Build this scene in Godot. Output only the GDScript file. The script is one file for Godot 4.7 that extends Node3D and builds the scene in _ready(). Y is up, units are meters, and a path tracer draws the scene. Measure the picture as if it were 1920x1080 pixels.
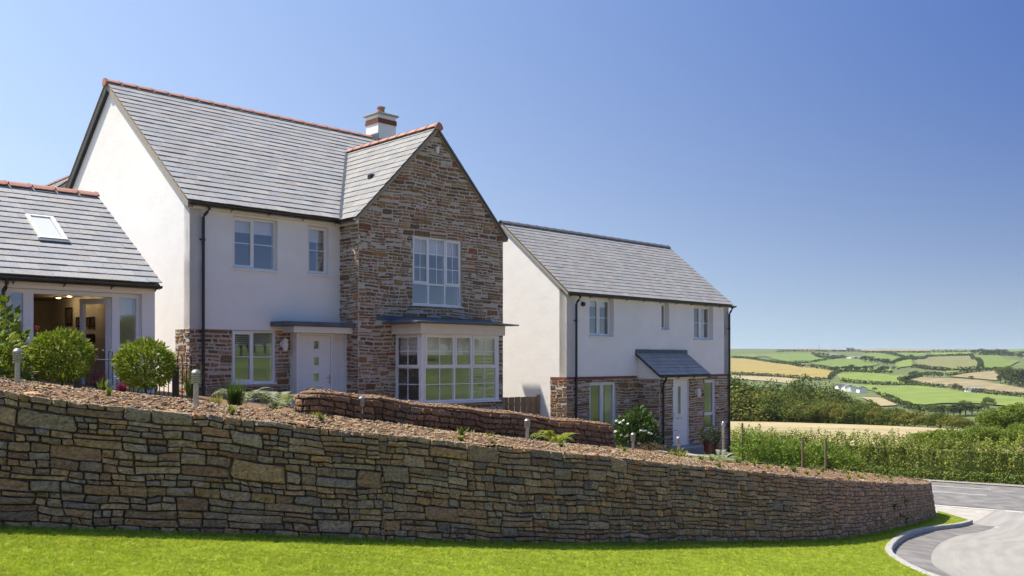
extends Node3D

const EYE := 1.65
const TURN := deg_to_rad(44.5)
var used := {}
var M := {}
var tex := {}
var R := RandomNumberGenerator.new()
var warp := FastNoiseLite.new()

# ------------------------------------------------------------------ mesh building
class MB:
	var v := PackedVector3Array()
	var n := PackedVector3Array()
	var c := PackedColorArray()
	var uv := PackedVector2Array()
	var col := Color(1, 1, 1)
	var has_uv := false
	func tri(a: Vector3, b: Vector3, d: Vector3) -> void:
		var nn := (b - a).cross(d - a)
		if nn.length_squared() < 1e-16:
			return
		nn = nn.normalized()
		v.append(a); v.append(d); v.append(b)
		n.append(nn); n.append(nn); n.append(nn)
		c.append(col); c.append(col); c.append(col)
	func tri_n(a: Vector3, b: Vector3, d: Vector3, na: Vector3, nb: Vector3, nd: Vector3) -> void:
		v.append(a); v.append(d); v.append(b)
		n.append(na); n.append(nd); n.append(nb)
		c.append(col); c.append(col); c.append(col)
	func quad(a: Vector3, b: Vector3, d: Vector3, e: Vector3) -> void:
		tri(a, b, d); tri(a, d, e)
	func quad_uv(p: Array, u: Array, up: Vector3) -> void:
		has_uv = true
		for k in [0, 2, 1, 0, 3, 2]:
			v.append(p[k]); n.append(up); c.append(col); uv.append(u[k])
	func box(lo: Vector3, hi: Vector3, t := Transform3D()) -> void:
		var p := []
		for k in 8:
			p.append(t * Vector3(hi.x if k & 1 else lo.x, hi.y if k & 2 else lo.y, hi.z if k & 4 else lo.z))
		quad(p[4], p[5], p[7], p[6]); quad(p[1], p[0], p[2], p[3])
		quad(p[0], p[4], p[6], p[2]); quad(p[5], p[1], p[3], p[7])
		quad(p[6], p[7], p[3], p[2]); quad(p[0], p[1], p[5], p[4])
	# a box with chamfered edges
	func cbox(lo: Vector3, hi: Vector3, b: float, t := Transform3D()) -> void:
		var ce := (lo + hi) * 0.5
		var hf := (hi - lo) * 0.5
		b = minf(b, minf(hf.x, minf(hf.y, hf.z)) * 0.9)
		for ax in 3:
			var a1 := (ax + 1) % 3
			var a2 := (ax + 2) % 3
			for s in [-1.0, 1.0]:
				var q := []
				for k in [[-1, -1], [1, -1], [1, 1], [-1, 1]]:
					var w := Vector3.ZERO
					w[ax] = hf[ax] * s
					w[a1] = (hf[a1] - b) * k[0]
					w[a2] = (hf[a2] - b) * k[1]
					q.append(t * (ce + w))
				if s > 0: quad(q[0], q[1], q[2], q[3])
				else: quad(q[3], q[2], q[1], q[0])
			for s1 in [-1.0, 1.0]:
				for s2 in [-1.0, 1.0]:
					var q := []
					for k in [[0, -1], [0, 1], [1, 1], [1, -1]]:
						var w := Vector3.ZERO
						w[ax] = (hf[ax] - b) * k[1]
						w[a1] = (hf[a1] - (0.0 if k[0] == 0 else b)) * s1
						w[a2] = (hf[a2] - (b if k[0] == 0 else 0.0)) * s2
						q.append(t * (ce + w))
					if s1 * s2 > 0: quad(q[0], q[1], q[2], q[3])
					else: quad(q[3], q[2], q[1], q[0])
		for k in 8:
			var s := Vector3(1 if k & 1 else -1, 1 if k & 2 else -1, 1 if k & 4 else -1)
			var q := []
			for ax in 3:
				var w := hf - Vector3(b, b, b)
				w[ax] = hf[ax]
				q.append(t * (ce + w * s))
			if s.x * s.y * s.z > 0: tri(q[0], q[1], q[2])
			else: tri(q[2], q[1], q[0])
	# a wall of thickness z0..z1 with rectangular openings [x0, y0, x1, y1]
	func panel(x0: float, x1: float, y0: float, y1: float, holes: Array, z0: float, z1: float, t := Transform3D()) -> void:
		var xs := [x0, x1]
		var ys := [y0, y1]
		for h in holes:
			xs.append_array([clampf(h[0], x0, x1), clampf(h[2], x0, x1)])
			ys.append_array([clampf(h[1], y0, y1), clampf(h[3], y0, y1)])
		xs.sort(); ys.sort()
		for i in xs.size() - 1:
			for j in ys.size() - 1:
				if xs[i + 1] - xs[i] < 1e-5 or ys[j + 1] - ys[j] < 1e-5:
					continue
				var mx: float = (xs[i] + xs[i + 1]) / 2
				var my: float = (ys[j] + ys[j + 1]) / 2
				var inside := false
				for h in holes:
					if mx > h[0] and mx < h[2] and my > h[1] and my < h[3]:
						inside = true
				if inside:
					continue
				var a := [t * Vector3(xs[i], ys[j], z1), t * Vector3(xs[i + 1], ys[j], z1), t * Vector3(xs[i + 1], ys[j + 1], z1), t * Vector3(xs[i], ys[j + 1], z1)]
				var b := [t * Vector3(xs[i], ys[j], z0), t * Vector3(xs[i + 1], ys[j], z0), t * Vector3(xs[i + 1], ys[j + 1], z0), t * Vector3(xs[i], ys[j + 1], z0)]
				quad(a[0], a[1], a[2], a[3]); quad(b[3], b[2], b[1], b[0])
		var rings := [[x0, y0, x1, y1, 1]]
		for h in holes:
			rings.append([maxf(h[0], x0), maxf(h[1], y0), minf(h[2], x1), minf(h[3], y1), -1])
		for r in rings:
			var q := [Vector2(r[0], r[1]), Vector2(r[2], r[1]), Vector2(r[2], r[3]), Vector2(r[0], r[3])]
			for k in 4:
				var e: Vector2 = q[k]
				var f: Vector2 = q[(k + 1) % 4]
				if r[4] < 0:
					var s := e; e = f; f = s
				quad(t * Vector3(e.x, e.y, z0), t * Vector3(f.x, f.y, z0), t * Vector3(f.x, f.y, z1), t * Vector3(e.x, e.y, z1))
	# a polygon (counter-clockwise in x, y) between z0 and z1
	func prism(poly: PackedVector2Array, z0: float, z1: float, t := Transform3D()) -> void:
		if Geometry2D.is_polygon_clockwise(poly):
			poly = poly.duplicate(); poly.reverse()
		var ix := Geometry2D.triangulate_polygon(poly)
		for k in range(0, ix.size(), 3):
			var a := poly[ix[k]]
			var b := poly[ix[k + 1]]
			var d := poly[ix[k + 2]]
			if (b - a).cross(d - a) < 0:
				var s := b; b = d; d = s
			tri(t * Vector3(a.x, a.y, z1), t * Vector3(b.x, b.y, z1), t * Vector3(d.x, d.y, z1))
			tri(t * Vector3(d.x, d.y, z0), t * Vector3(b.x, b.y, z0), t * Vector3(a.x, a.y, z0))
		for k in poly.size():
			var e := poly[k]
			var f := poly[(k + 1) % poly.size()]
			quad(t * Vector3(e.x, e.y, z0), t * Vector3(f.x, f.y, z0), t * Vector3(f.x, f.y, z1), t * Vector3(e.x, e.y, z1))
	func lathe(prof: Array, seg: int, t := Transform3D()) -> void:
		for i in prof.size() - 1:
			var r0: float = prof[i][0]
			var r1: float = prof[i + 1][0]
			var sl := Vector2(prof[i + 1][1] - prof[i][1], r0 - r1).normalized()
			for k in seg:
				var a := TAU * k / seg
				var b := TAU * (k + 1) / seg
				var da := Vector3(cos(a), 0, -sin(a))
				var db := Vector3(cos(b), 0, -sin(b))
				var p0 := t * (da * r0 + Vector3(0, prof[i][1], 0))
				var p1 := t * (db * r0 + Vector3(0, prof[i][1], 0))
				var p2 := t * (db * r1 + Vector3(0, prof[i + 1][1], 0))
				var p3 := t * (da * r1 + Vector3(0, prof[i + 1][1], 0))
				var na := (t.basis * (da * sl.x + Vector3(0, sl.y, 0))).normalized()
				var nb := (t.basis * (db * sl.x + Vector3(0, sl.y, 0))).normalized()
				if r0 > 1e-6: tri_n(p0, p1, p2, na, nb, nb)
				if r1 > 1e-6: tri_n(p0, p2, p3, na, nb, na)
	func tube(pts: Array, r0: float, r1: float, seg: int, caps := true) -> void:
		var rings := []
		for i in pts.size():
			var d: Vector3 = (pts[mini(i + 1, pts.size() - 1)] - pts[maxi(i - 1, 0)]).normalized()
			var s := d.cross(Vector3(0, 1, 0) if absf(d.y) < 0.9 else Vector3(1, 0, 0)).normalized()
			var u := s.cross(d)
			var r := lerpf(r0, r1, float(i) / maxi(1, pts.size() - 1))
			var ring := []
			for k in seg:
				var a := TAU * k / seg
				ring.append([pts[i] + (s * cos(a) + u * sin(a)) * r, s * cos(a) + u * sin(a)])
			rings.append(ring)
		for i in pts.size() - 1:
			for k in seg:
				var a = rings[i][k]
				var b = rings[i][(k + 1) % seg]
				var d = rings[i + 1][(k + 1) % seg]
				var e = rings[i + 1][k]
				tri_n(a[0], d[0], b[0], a[1], d[1], b[1])
				tri_n(a[0], e[0], d[0], a[1], e[1], d[1])
		if caps:
			for k in range(1, seg - 1):
				tri(rings[0][0][0], rings[0][k][0], rings[0][k + 1][0])
				var l: Array = rings[-1]
				tri(l[0][0], l[k + 1][0], l[k][0])
	func leaf(p: Vector3, d: Vector3, s: Vector3, ln: float, wd: float) -> void:
		var a := p + d * ln
		var m := p + d * ln * 0.45
		quad(p, m + s * wd * 0.5, a, m - s * wd * 0.5)
	func mesh() -> ArrayMesh:
		var m := ArrayMesh.new()
		if v.is_empty():
			return m
		var ar := []
		ar.resize(Mesh.ARRAY_MAX)
		ar[Mesh.ARRAY_VERTEX] = v
		ar[Mesh.ARRAY_NORMAL] = n
		ar[Mesh.ARRAY_COLOR] = c
		if has_uv:
			ar[Mesh.ARRAY_TEX_UV] = uv
		m.add_surface_from_arrays(Mesh.PRIMITIVE_TRIANGLES, ar)
		return m

# ------------------------------------------------------------------ nodes
func P(x: float, h: float, d: float) -> Vector3:
	return Vector3(x, h + EYE, -d)

func numbered(called: String) -> String:
	used[called] = used.get(called, -1) + 1
	return called if used[called] == 0 else "%s_%03d" % [called, used[called]]

func tag(o: Node3D, label: String, category: String, group := "", kind := "") -> Node3D:
	if label: o.set_meta("label", label)
	if category: o.set_meta("category", category)
	if group: o.set_meta("group", group)
	if kind: o.set_meta("kind", kind)
	return o

func thing(called: String, label: String, category: String, at := Vector3.ZERO, turn := 0.0, group := "") -> Node3D:
	var o := Node3D.new()
	o.name = numbered(called)
	add_child(o)
	o.position = at
	o.rotation.y = turn
	tag(o, label, category, group)
	return o

func part(parent: Node3D, called: String, m: Variant, mat: Material, label := "") -> MeshInstance3D:
	var o := MeshInstance3D.new()
	o.name = called if parent != self else numbered(called)
	o.mesh = m.mesh() if m is MB else m
	if o.mesh.get_surface_count() > 0:
		o.set_surface_override_material(0, mat)
	parent.add_child(o, true)
	if label: o.set_meta("label", label)
	return o

func ground(called: String, m: MB, mat: Material) -> MeshInstance3D:
	var o := part(self, called, m, mat)
	o.set_meta("kind", "structure")
	return o

# ------------------------------------------------------------------ materials
func lin(r: float, g: float, b: float, a := 1.0) -> Color:
	var k := Color(r, g, b).linear_to_srgb()
	k.a = a
	return k

func noise_tex(key: String, freq: float, lo: float, hi: float, oct := 4, kind := FastNoiseLite.TYPE_SIMPLEX_SMOOTH, size := 512, sd := 1) -> NoiseTexture2D:
	if tex.has(key):
		return tex[key]
	var f := FastNoiseLite.new()
	f.noise_type = kind
	f.frequency = freq
	f.fractal_octaves = oct
	f.seed = sd
	var t := NoiseTexture2D.new()
	t.width = size; t.height = size
	t.seamless = true
	t.noise = f
	var g := Gradient.new()
	g.set_color(0, Color(lo, lo, lo)); g.set_color(1, Color(hi, hi, hi))
	t.color_ramp = g
	tex[key] = t
	return t

func mat(called: String, col: Color, rough := 0.85, o := {}) -> StandardMaterial3D:
	var m := StandardMaterial3D.new()
	m.resource_name = called
	m.albedo_color = col
	m.roughness = rough
	m.metallic_specular = o.get("spec", 0.5)
	m.metallic = o.get("metal", 0.0)
	if o.has("tex"):
		m.albedo_texture = o.tex
	if o.has("bump"):
		m.heightmap_enabled = true
		m.heightmap_texture = o.bump
		m.heightmap_scale = o.get("bump_cm", 0.5)
	if o.has("tri"):
		m.uv1_triplanar = true
		m.uv1_world_triplanar = true
		m.uv1_scale = Vector3.ONE * o.tri
	if o.has("detail"):
		m.detail_enabled = true
		m.detail_albedo = o.detail
		m.detail_blend_mode = BaseMaterial3D.BLEND_MODE_MUL
		m.detail_uv_layer = BaseMaterial3D.DETAIL_UV_2
		m.uv2_triplanar = true
		m.uv2_world_triplanar = true
		m.uv2_scale = Vector3.ONE * o.get("detail_tri", 0.1)
	m.vertex_color_use_as_albedo = o.get("vc", false)
	if o.has("back"):
		m.backlight_enabled = true
		m.backlight = o.back
	M[called] = m
	return m

func make_materials() -> void:
	var fine := noise_tex("fine", 0.02, 0.72, 1.0, 5)
	var soft := noise_tex("soft", 0.008, 0.955, 1.0, 4, FastNoiseLite.TYPE_SIMPLEX_SMOOTH, 512, 5)
	var blot := noise_tex("blot", 0.006, 0.74, 1.0, 5, FastNoiseLite.TYPE_SIMPLEX_SMOOTH, 512, 9)
	var rough := noise_tex("rough", 0.03, 0.0, 1.0, 5, FastNoiseLite.TYPE_SIMPLEX_SMOOTH, 512, 3)
	var cell := noise_tex("cell", 0.05, 0.0, 1.0, 3, FastNoiseLite.TYPE_CELLULAR, 512, 4)
	mat("render", lin(0.84, 0.82, 0.78), 0.9, {"tex": soft, "tri": 0.35, "bump": rough, "bump_cm": 0.25, "detail": noise_tex("grime", 0.004, 0.975, 1.0, 5, FastNoiseLite.TYPE_SIMPLEX_SMOOTH, 512, 77), "detail_tri": 0.11})
	mat("stone", lin(1, 1, 1), 0.82, {"tex": noise_tex("stonegrain", 0.025, 0.66, 1.0, 6, FastNoiseLite.TYPE_SIMPLEX_SMOOTH, 512, 8), "tri": 1.7, "bump": rough, "bump_cm": 2.2, "vc": true, "detail": blot, "detail_tri": 2.9})
	var sg := Gradient.new()
	sg.offsets = PackedFloat32Array([0.0, 0.3, 0.5, 0.72, 1.0])
	sg.colors = PackedColorArray([Color(0.50, 0.44, 0.38), Color(0.72, 0.66, 0.60), Color(0.88, 0.85, 0.80), Color(0.96, 0.90, 0.80), Color(1.0, 1.0, 0.97)])
	tex.stonegrain.color_ramp = sg
	mat("mortar", lin(0.66, 0.60, 0.51), 0.95, {"tex": fine, "tri": 1.5, "bump": rough, "bump_cm": 0.8})
	mat("earth_joint", lin(0.22, 0.165, 0.115), 0.95, {"tex": fine, "tri": 1.5, "bump": rough, "bump_cm": 2.0})
	mat("soil", lin(0.36, 0.20, 0.10), 0.95, {"tex": noise_tex("soiltex", 0.04, 0.5, 1.0, 6, FastNoiseLite.TYPE_SIMPLEX_SMOOTH, 512, 12), "tri": 1.2, "bump": rough, "bump_cm": 4.0})
	mat("chip", lin(1, 1, 1), 0.9, {"vc": true, "tex": fine, "tri": 6.0})
	mat("slate", lin(1, 1, 1), 0.86, {"spec": 0.3, "tex": noise_tex("slatetex", 0.018, 0.84, 1.0, 5, FastNoiseLite.TYPE_SIMPLEX_SMOOTH, 512, 14), "tri": 1.1, "bump": rough, "bump_cm": 0.25, "vc": true, "detail": soft, "detail_tri": 0.23})
	mat("deck", lin(0.05, 0.05, 0.055), 0.9)
	mat("terracotta", lin(0.50, 0.235, 0.16), 0.8, {"tex": fine, "tri": 2.2, "bump": rough, "bump_cm": 0.3})
	mat("ridge_grey", lin(0.10, 0.10, 0.115), 0.7, {"tex": fine, "tri": 2.0})
	mat("brick", lin(0.27, 0.095, 0.06), 0.9, {"tex": fine, "tri": 4.0, "bump": rough, "bump_cm": 0.5})
	mat("upvc", lin(0.80, 0.80, 0.79), 0.35, {"tex": noise_tex("upvctex", 0.01, 0.94, 1.0, 3, FastNoiseLite.TYPE_SIMPLEX_SMOOTH, 256, 6), "tri": 0.8})
	mat("paint_white", lin(0.80, 0.79, 0.76), 0.5, {"tex": soft, "tri": 0.9})
	mat("fascia", lin(0.74, 0.70, 0.62), 0.55, {"tex": soft, "tri": 0.9})
	mat("black_plastic", lin(0.012, 0.013, 0.018), 0.35, {"spec": 0.5})
	mat("black_iron", lin(0.014, 0.014, 0.015), 0.45)
	mat("lead", lin(0.13, 0.15, 0.18), 0.55, {"metal": 0.35, "tex": blot, "tri": 0.9, "bump": rough, "bump_cm": 0.4})
	mat("verge_mortar", lin(0.45, 0.38, 0.29), 0.95, {"tex": fine, "tri": 3.0})
	mat("blind", lin(0.72, 0.71, 0.66), 0.9)
	mat("curtain", lin(0.55, 0.50, 0.40), 0.95)
	mat("wall_inside", lin(0.40, 0.34, 0.28), 0.9)
	mat("floor_inside", lin(0.22, 0.17, 0.12), 0.6)
	mat("picture", lin(0.03, 0.025, 0.022), 0.4)
	mat("print", lin(0.16, 0.14, 0.12), 0.6)
	mat("steel", lin(0.62, 0.58, 0.52), 0.38, {"metal": 0.85, "tex": fine, "tri": 3.0})
	mat("lamp_glass", lin(0.75, 0.70, 0.58), 0.3)
	mat("timber", lin(0.50, 0.34, 0.19), 0.85, {"tex": noise_tex("wood", 0.02, 0.6, 1.0, 5, FastNoiseLite.TYPE_SIMPLEX_SMOOTH, 512, 21), "tri": 1.6, "vc": true})
	mat("post_wood", lin(0.22, 0.17, 0.10), 0.9, {"tex": fine, "tri": 2.0})
	mat("kerb", lin(0.43, 0.42, 0.40), 0.85, {"tex": fine, "tri": 1.3, "bump": rough, "bump_cm": 0.3})
	mat("paving", lin(0.36, 0.34, 0.31), 0.9, {"tex": fine, "tri": 0.9})
	mat("lawn", lin(0.24, 0.30, 0.034), 0.95, {"spec": 0.2, "tex": noise_tex("lawntex", 0.012, 0.62, 1.0, 5, FastNoiseLite.TYPE_SIMPLEX_SMOOTH, 512, 31), "tri": 0.6, "bump": rough, "bump_cm": 1.0})
	mat("blade", lin(1, 1, 1), 0.9, {"vc": true, "spec": 0.2, "back": lin(0.7, 0.7, 0.3)})
	mat("leaf", lin(1, 1, 1), 0.65, {"spec": 0.35, "vc": true, "back": lin(0.6, 0.6, 0.25)})
	mat("leaf_far", lin(1, 1, 1), 0.9, {"spec": 0.2, "vc": true, "back": lin(0.5, 0.5, 0.25)})
	mat("petal", lin(1, 1, 1), 0.7, {"vc": true})
	mat("bark", lin(0.12, 0.085, 0.06), 0.95, {"tex": fine, "tri": 3.0})
	mat("road_dust", lin(0.44, 0.42, 0.38), 0.95, {"detail": noise_tex("grit", 0.09, 0.66, 1.0, 4, FastNoiseLite.TYPE_SIMPLEX_SMOOTH, 512, 63), "detail_tri": 0.55})
	mat("asphalt", lin(0.20, 0.19, 0.18), 0.9, {"tex": blot, "tri": 0.35, "bump": rough, "bump_cm": 0.4})
	mat("road_paint", lin(0.62, 0.61, 0.57), 0.8, {"tex": noise_tex("paintwear", 0.03, 0.7, 1.0, 5, FastNoiseLite.TYPE_SIMPLEX_SMOOTH, 512, 41), "tri": 1.3})
	mat("pot", lin(0.03, 0.006, 0.007), 0.3)
	mat("red_paint", lin(0.55, 0.05, 0.04), 0.5)
	mat("base_grass", lin(0.13, 0.165, 0.035), 0.95, {"tex": noise_tex("basetex", 0.01, 0.66, 1.0, 6, FastNoiseLite.TYPE_SIMPLEX_SMOOTH, 512, 51), "tri": 0.011})
	var ftex := noise_tex("fieldtex", 0.008, 0.80, 1.0, 6, FastNoiseLite.TYPE_SIMPLEX_SMOOTH, 512, 53)
	var fields := {"golden": [0.40, 0.31, 0.07], "pale": [0.46, 0.38, 0.19], "green": [0.18, 0.26, 0.028], "lime": [0.23, 0.31, 0.035], "tan": [0.36, 0.29, 0.14], "olive": [0.24, 0.24, 0.07], "stubble": [0.53, 0.43, 0.21]}
	for k in fields:
		mat("field_" + k, lin(fields[k][0], fields[k][1], fields[k][2]), 0.95, {"tex": ftex, "tri": 0.012, "detail": noise_tex("rowtex", 0.03, 0.74, 1.0, 5, FastNoiseLite.TYPE_SIMPLEX_SMOOTH, 512, 57), "detail_tri": 0.06})
		M["field_" + k].uv2_scale = Vector3(0.16, 0.1, 0.014) if k in ["golden", "tan", "olive", "stubble"] else Vector3(0.016, 0.1, 0.12)
	var im := Image.create(4, 4, false, Image.FORMAT_RGBA8)
	im.fill(Color.WHITE)
	var g := mat("glass", lin(0.80, 0.86, 0.92, 0.29), 0.02, {"metal": 1.0})
	g.albedo_texture = ImageTexture.create_from_image(im)
	g.transparency = BaseMaterial3D.TRANSPARENCY_ALPHA
	var lg := mat("lamp_glow", lin(0.9, 0.8, 0.6), 0.5)
	lg.emission_enabled = true
	lg.emission = Color(1.0, 0.85, 0.6)
	lg.emission_energy_multiplier = 2.5

# ------------------------------------------------------------------ terrain
const PROFILE := [[0, -5.9], [75, -5.9], [150, -10], [210, -20], [320, -30], [450, -26], [700, -20], [1000, -10], [1400, 1.5], [2000, 17], [2600, 30], [3300, 20], [5000, 0]]

func terrain(x: float, d: float) -> float:
	var r := sqrt(x * x + d * d)
	var a := rad_to_deg(atan2(x, d))
	var p := -1.65 - 0.13 * x - 0.067 * d
	var near := 0.5 * (p - 5.9 + sqrt((p + 5.9) * (p + 5.9) + 0.04))
	var far: float = PROFILE[-1][1]
	for k in PROFILE.size() - 1:
		if r <= PROFILE[k + 1][0]:
			far = lerpf(PROFILE[k][1], PROFILE[k + 1][1], (r - PROFILE[k][0]) / (PROFILE[k + 1][0] - PROFILE[k][0]))
			break
	far += smoothstep(350, 700, r) * (3.0 * sin(x * 0.0061 + 1.3) * cos(d * 0.0043) + 1.6 * sin(x * 0.017 + d * 0.009))
	far += smoothstep(36, 60, a) * (1.0 - smoothstep(150, 175, a)) * smoothstep(60, 260, r) * 26.0
	return lerpf(near, far, smoothstep(46, 72, r))

func garden(x: float, d: float) -> float:
	var h := -0.40 - 0.13 * x - 0.067 * d
	var g := maxf(h, -6.0) + 0.035 * warp.get_noise_2d(x * 40.0, d * 40.0)
	var w := wall_distance(Vector2(x, d))
	g += 0.10 * smoothstep(0.1, 0.9, w) * (1.0 - smoothstep(1.6, 4.0, w))
	return g

# a surface over a polygon (x, d), cut into cells and laid on a height function
func drape(mb: MB, poly: PackedVector2Array, cell: float, height: Callable, lift: float, smooth := true) -> void:
	var lo := poly[0]
	var hi := poly[0]
	for q in poly:
		lo = lo.min(q); hi = hi.max(q)
	for i in range(int(floor(lo.x / cell)), int(ceil(hi.x / cell))):
		for j in range(int(floor(lo.y / cell)), int(ceil(hi.y / cell))):
			var sq := PackedVector2Array([Vector2(i, j) * cell, Vector2(i + 1, j) * cell, Vector2(i + 1, j + 1) * cell, Vector2(i, j + 1) * cell])
			for pc in Geometry2D.intersect_polygons(sq, poly):
				var ix := Geometry2D.triangulate_polygon(pc)
				for k in range(0, ix.size(), 3):
					var q := []
					for m in 3:
						var z: Vector2 = pc[ix[k + m]]
						q.append(P(z.x, float(height.call(z.x, z.y)) + lift, z.y))
					var nn: Vector3 = (q[1] - q[0]).cross(q[2] - q[0])
					if nn.length_squared() < 1e-14:
						continue
					if nn.y < 0:
						var s = q[1]; q[1] = q[2]; q[2] = s
					if smooth:
						var ns := []
						for m in 3:
							var e := cell * 0.5
							var px: float = q[m].x
							var pd: float = -q[m].z
							var hx := float(height.call(px + e, pd)) - float(height.call(px - e, pd))
							var hd := float(height.call(px, pd + e)) - float(height.call(px, pd - e))
							ns.append(Vector3(-hx, 2 * e, hd).normalized())
						mb.tri_n(q[0], q[1], q[2], ns[0], ns[1], ns[2])
					else:
						mb.tri(q[0], q[1], q[2])

# ------------------------------------------------------------------ sky, sun, camera
const SUN := Vector3(-0.461, 0.883, -0.084)

func make_light() -> void:
	var cam := Camera3D.new()
	cam.name = "camera"
	add_child(cam)
	cam.position = Vector3(0, EYE, 0)
	cam.projection = Camera3D.PROJECTION_FRUSTUM
	cam.set_frustum(0.1 * 1080.0 / 1670.0, Vector2(0, 0.1 * 135.0 / 1670.0), 0.1, 8000.0)
	cam.current = true
	var w := 512
	var h := 256
	var im := Image.create(w, h, false, Image.FORMAT_RGBF)
	var sun_az := atan2(SUN.x, -SUN.z)
	for j in h:
		var el := (0.5 - (j + 0.5) / h) * PI
		for i in w:
			# the picture's first column looks along -z
			var az := (i + 0.5) / w * TAU
			var e := rad_to_deg(maxf(el, 0.0))
			var hz := exp(-e / 7.0)
			var k := clampf((cos(az - sun_az) + 0.48) / 1.12, 0.0, 1.4)
			var gam := acos(clampf(Vector3(cos(el) * sin(az), sin(el), -cos(el) * cos(az)).dot(SUN.normalized()), -1.0, 1.0))
			# clear-sky gradation: brighter towards the sun
			var fg := (1.0 + 10.0 * exp(-3.0 * gam) + 0.45 * pow(cos(gam), 2.0)) / 1.14
			var c := Vector3(0.036, 0.100, 0.345) + Vector3(0.15, 0.20, 0.27) * (fg - 1.0) + Vector3(0.315, 0.345, 0.16) * hz
			c += Vector3(0.82, 1.0, 1.02) * 0.54 * pow(k, 1.2) * exp(-e / 26.0) * (1.0 - 0.45 * hz)
			c += Vector3(1.0, 0.97, 0.9) * 0.9 * exp(-rad_to_deg(gam) / 14.0)
			if el < 0.0:
				c = c.lerp(Vector3(0.22, 0.22, 0.16), smoothstep(0.0, 0.08, -el))
			im.set_pixel(i, j, Color(c.x, c.y, c.z) * SKY)
	var env := Environment.new()
	env.background_mode = Environment.BG_SKY
	var sky := Sky.new()
	var pm := PanoramaSkyMaterial.new()
	pm.panorama = ImageTexture.create_from_image(im)
	sky.sky_material = pm
	env.sky = sky
	env.tonemap_mode = Environment.TONE_MAPPER_LINEAR
	env.tonemap_exposure = EXPOSURE
	env.fog_enabled = true
	env.fog_density = 0.00007
	env.fog_light_color = Color(0.82, 0.88, 0.95)
	env.sdfgi_enabled = true
	env.ssao_enabled = true
	env.ssil_enabled = true
	var we := WorldEnvironment.new()
	we.name = "world_environment"
	we.environment = env
	add_child(we)
	var sun := DirectionalLight3D.new()
	sun.name = "sun"
	add_child(sun)
	sun.look_at_from_position(SUN * 20.0, Vector3.ZERO, Vector3(0, 0, 1))
	sun.light_energy = SUN_ENERGY
	sun.light_color = Color(1.0, 0.955, 0.88)
	sun.light_angular_distance = 0.5
	sun.shadow_enabled = true

const EXPOSURE := 3.12
const SKY := 0.448
const SUN_ENERGY := 0.86

# ------------------------------------------------------------------ rubble stone
const STONE_COLOURS := [[0.575, 0.245, 0.11], [0.6, 0.339, 0.14], [0.388, 0.18, 0.095], [0.477, 0.273, 0.149], [0.307, 0.23, 0.162], [0.6, 0.418, 0.227], [0.6, 0.419, 0.162], [0.23, 0.167, 0.123], [0.53, 0.335, 0.195], [0.6, 0.458, 0.244]]
const DRY_COLOURS := [[0.574, 0.371, 0.243], [0.497, 0.358, 0.271], [0.62, 0.371, 0.204], [0.419, 0.344, 0.31], [0.589, 0.426, 0.296], [0.62, 0.405, 0.217], [0.356, 0.296, 0.276], [0.62, 0.481, 0.336], [0.481, 0.288, 0.191], [0.559, 0.447, 0.349]]

var wave := 0.045

# courses of uneven stones over [0, w] x [0, h]; returns polygons
func rubble(w: float, h: float, hmin: float, hmax: float, lmin: float, lmax: float, joint: float, split: float, sd: int) -> Array:
	var rg := RandomNumberGenerator.new()
	rg.seed = sd
	var out := []
	var y := 0.0
	while y < h - 0.02:
		var ch := minf(rg.randf_range(hmin, hmax), h - y)
		if h - y - ch < hmin * 0.6: ch = h - y
		var x := -rg.randf_range(0.0, 0.3)
		while x < w:
			var ln := clampf(ch * rg.randf_range(lmin, lmax), 0.08, 0.62)
			if ch > 0.12 and rg.randf() < split:
				var rows := 3 if ch > 0.17 and rg.randf() < 0.6 else 2
				var l2 := rg.randf_range(0.22, 0.62)
				var cutsy := [0.0]
				for k in rows - 1: cutsy.append((k + 1.0) / rows + rg.randf_range(-0.16, 0.16) / rows * 1.6)
				cutsy.append(1.0)
				for k in rows:
					var n := 1 + int(rg.randf() * (1.0 + l2 / (ch * 1.4)))
					var cx := [0.0]
					for m in n - 1: cx.append((m + 1.0) / n + rg.randf_range(-0.22, 0.22) / n)
					cx.append(1.0)
					for m in n: out.append([x + l2 * cx[m], y + ch * cutsy[k], x + l2 * cx[m + 1], y + ch * cutsy[k + 1]])
				x += l2
			else:
				out.append([x, y, x + ln, y + ch])
				x += ln
		y += ch
	var polys := []
	for r in out:
		var sx: float = r[2] - r[0]
		var sy: float = r[3] - r[1]
		var j := joint * rg.randf_range(0.5, 1.9)
		var a := Vector2(r[0] + j / 2, r[1] + j / 2)
		var b := Vector2(r[2] - j / 2, r[3] - j / 2)
		if b.x - a.x < 0.03 or b.y - a.y < 0.018: continue
		var c := minf(b.x - a.x, b.y - a.y)
		var pts := PackedVector2Array()
		var q := [a, Vector2(b.x, a.y), b, Vector2(a.x, b.y)]
		for k in 4:
			var p0: Vector2 = q[k]
			var p1: Vector2 = q[(k + 1) % 4]
			var d := (p1 - p0)
			var ln := d.length()
			var u := d / ln
			var nrm := Vector2(-u.y, u.x)
			pts.append(p0 + u * c * rg.randf_range(0.03, 0.26) + nrm * c * rg.randf_range(-0.02, 0.12))
			if ln > c * 1.5: pts.append(p0 + u * ln * rg.randf_range(0.35, 0.65) + nrm * c * rg.randf_range(-0.04, 0.10))
			pts.append(p1 - u * c * rg.randf_range(0.03, 0.26))
		for k in pts.size():
			var z := pts[k]
			pts[k] = z + Vector2(warp.get_noise_2d(z.x * 90.0 + sd, z.y * 90.0) * 0.05, warp.get_noise_2d(z.x * 26.0, z.y * 30.0 + 77.0 + sd) * wave + warp.get_noise_2d(z.x * 150.0, z.y * 150.0 + sd) * 0.016)
		polys.append(pts)
	return polys

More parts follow.
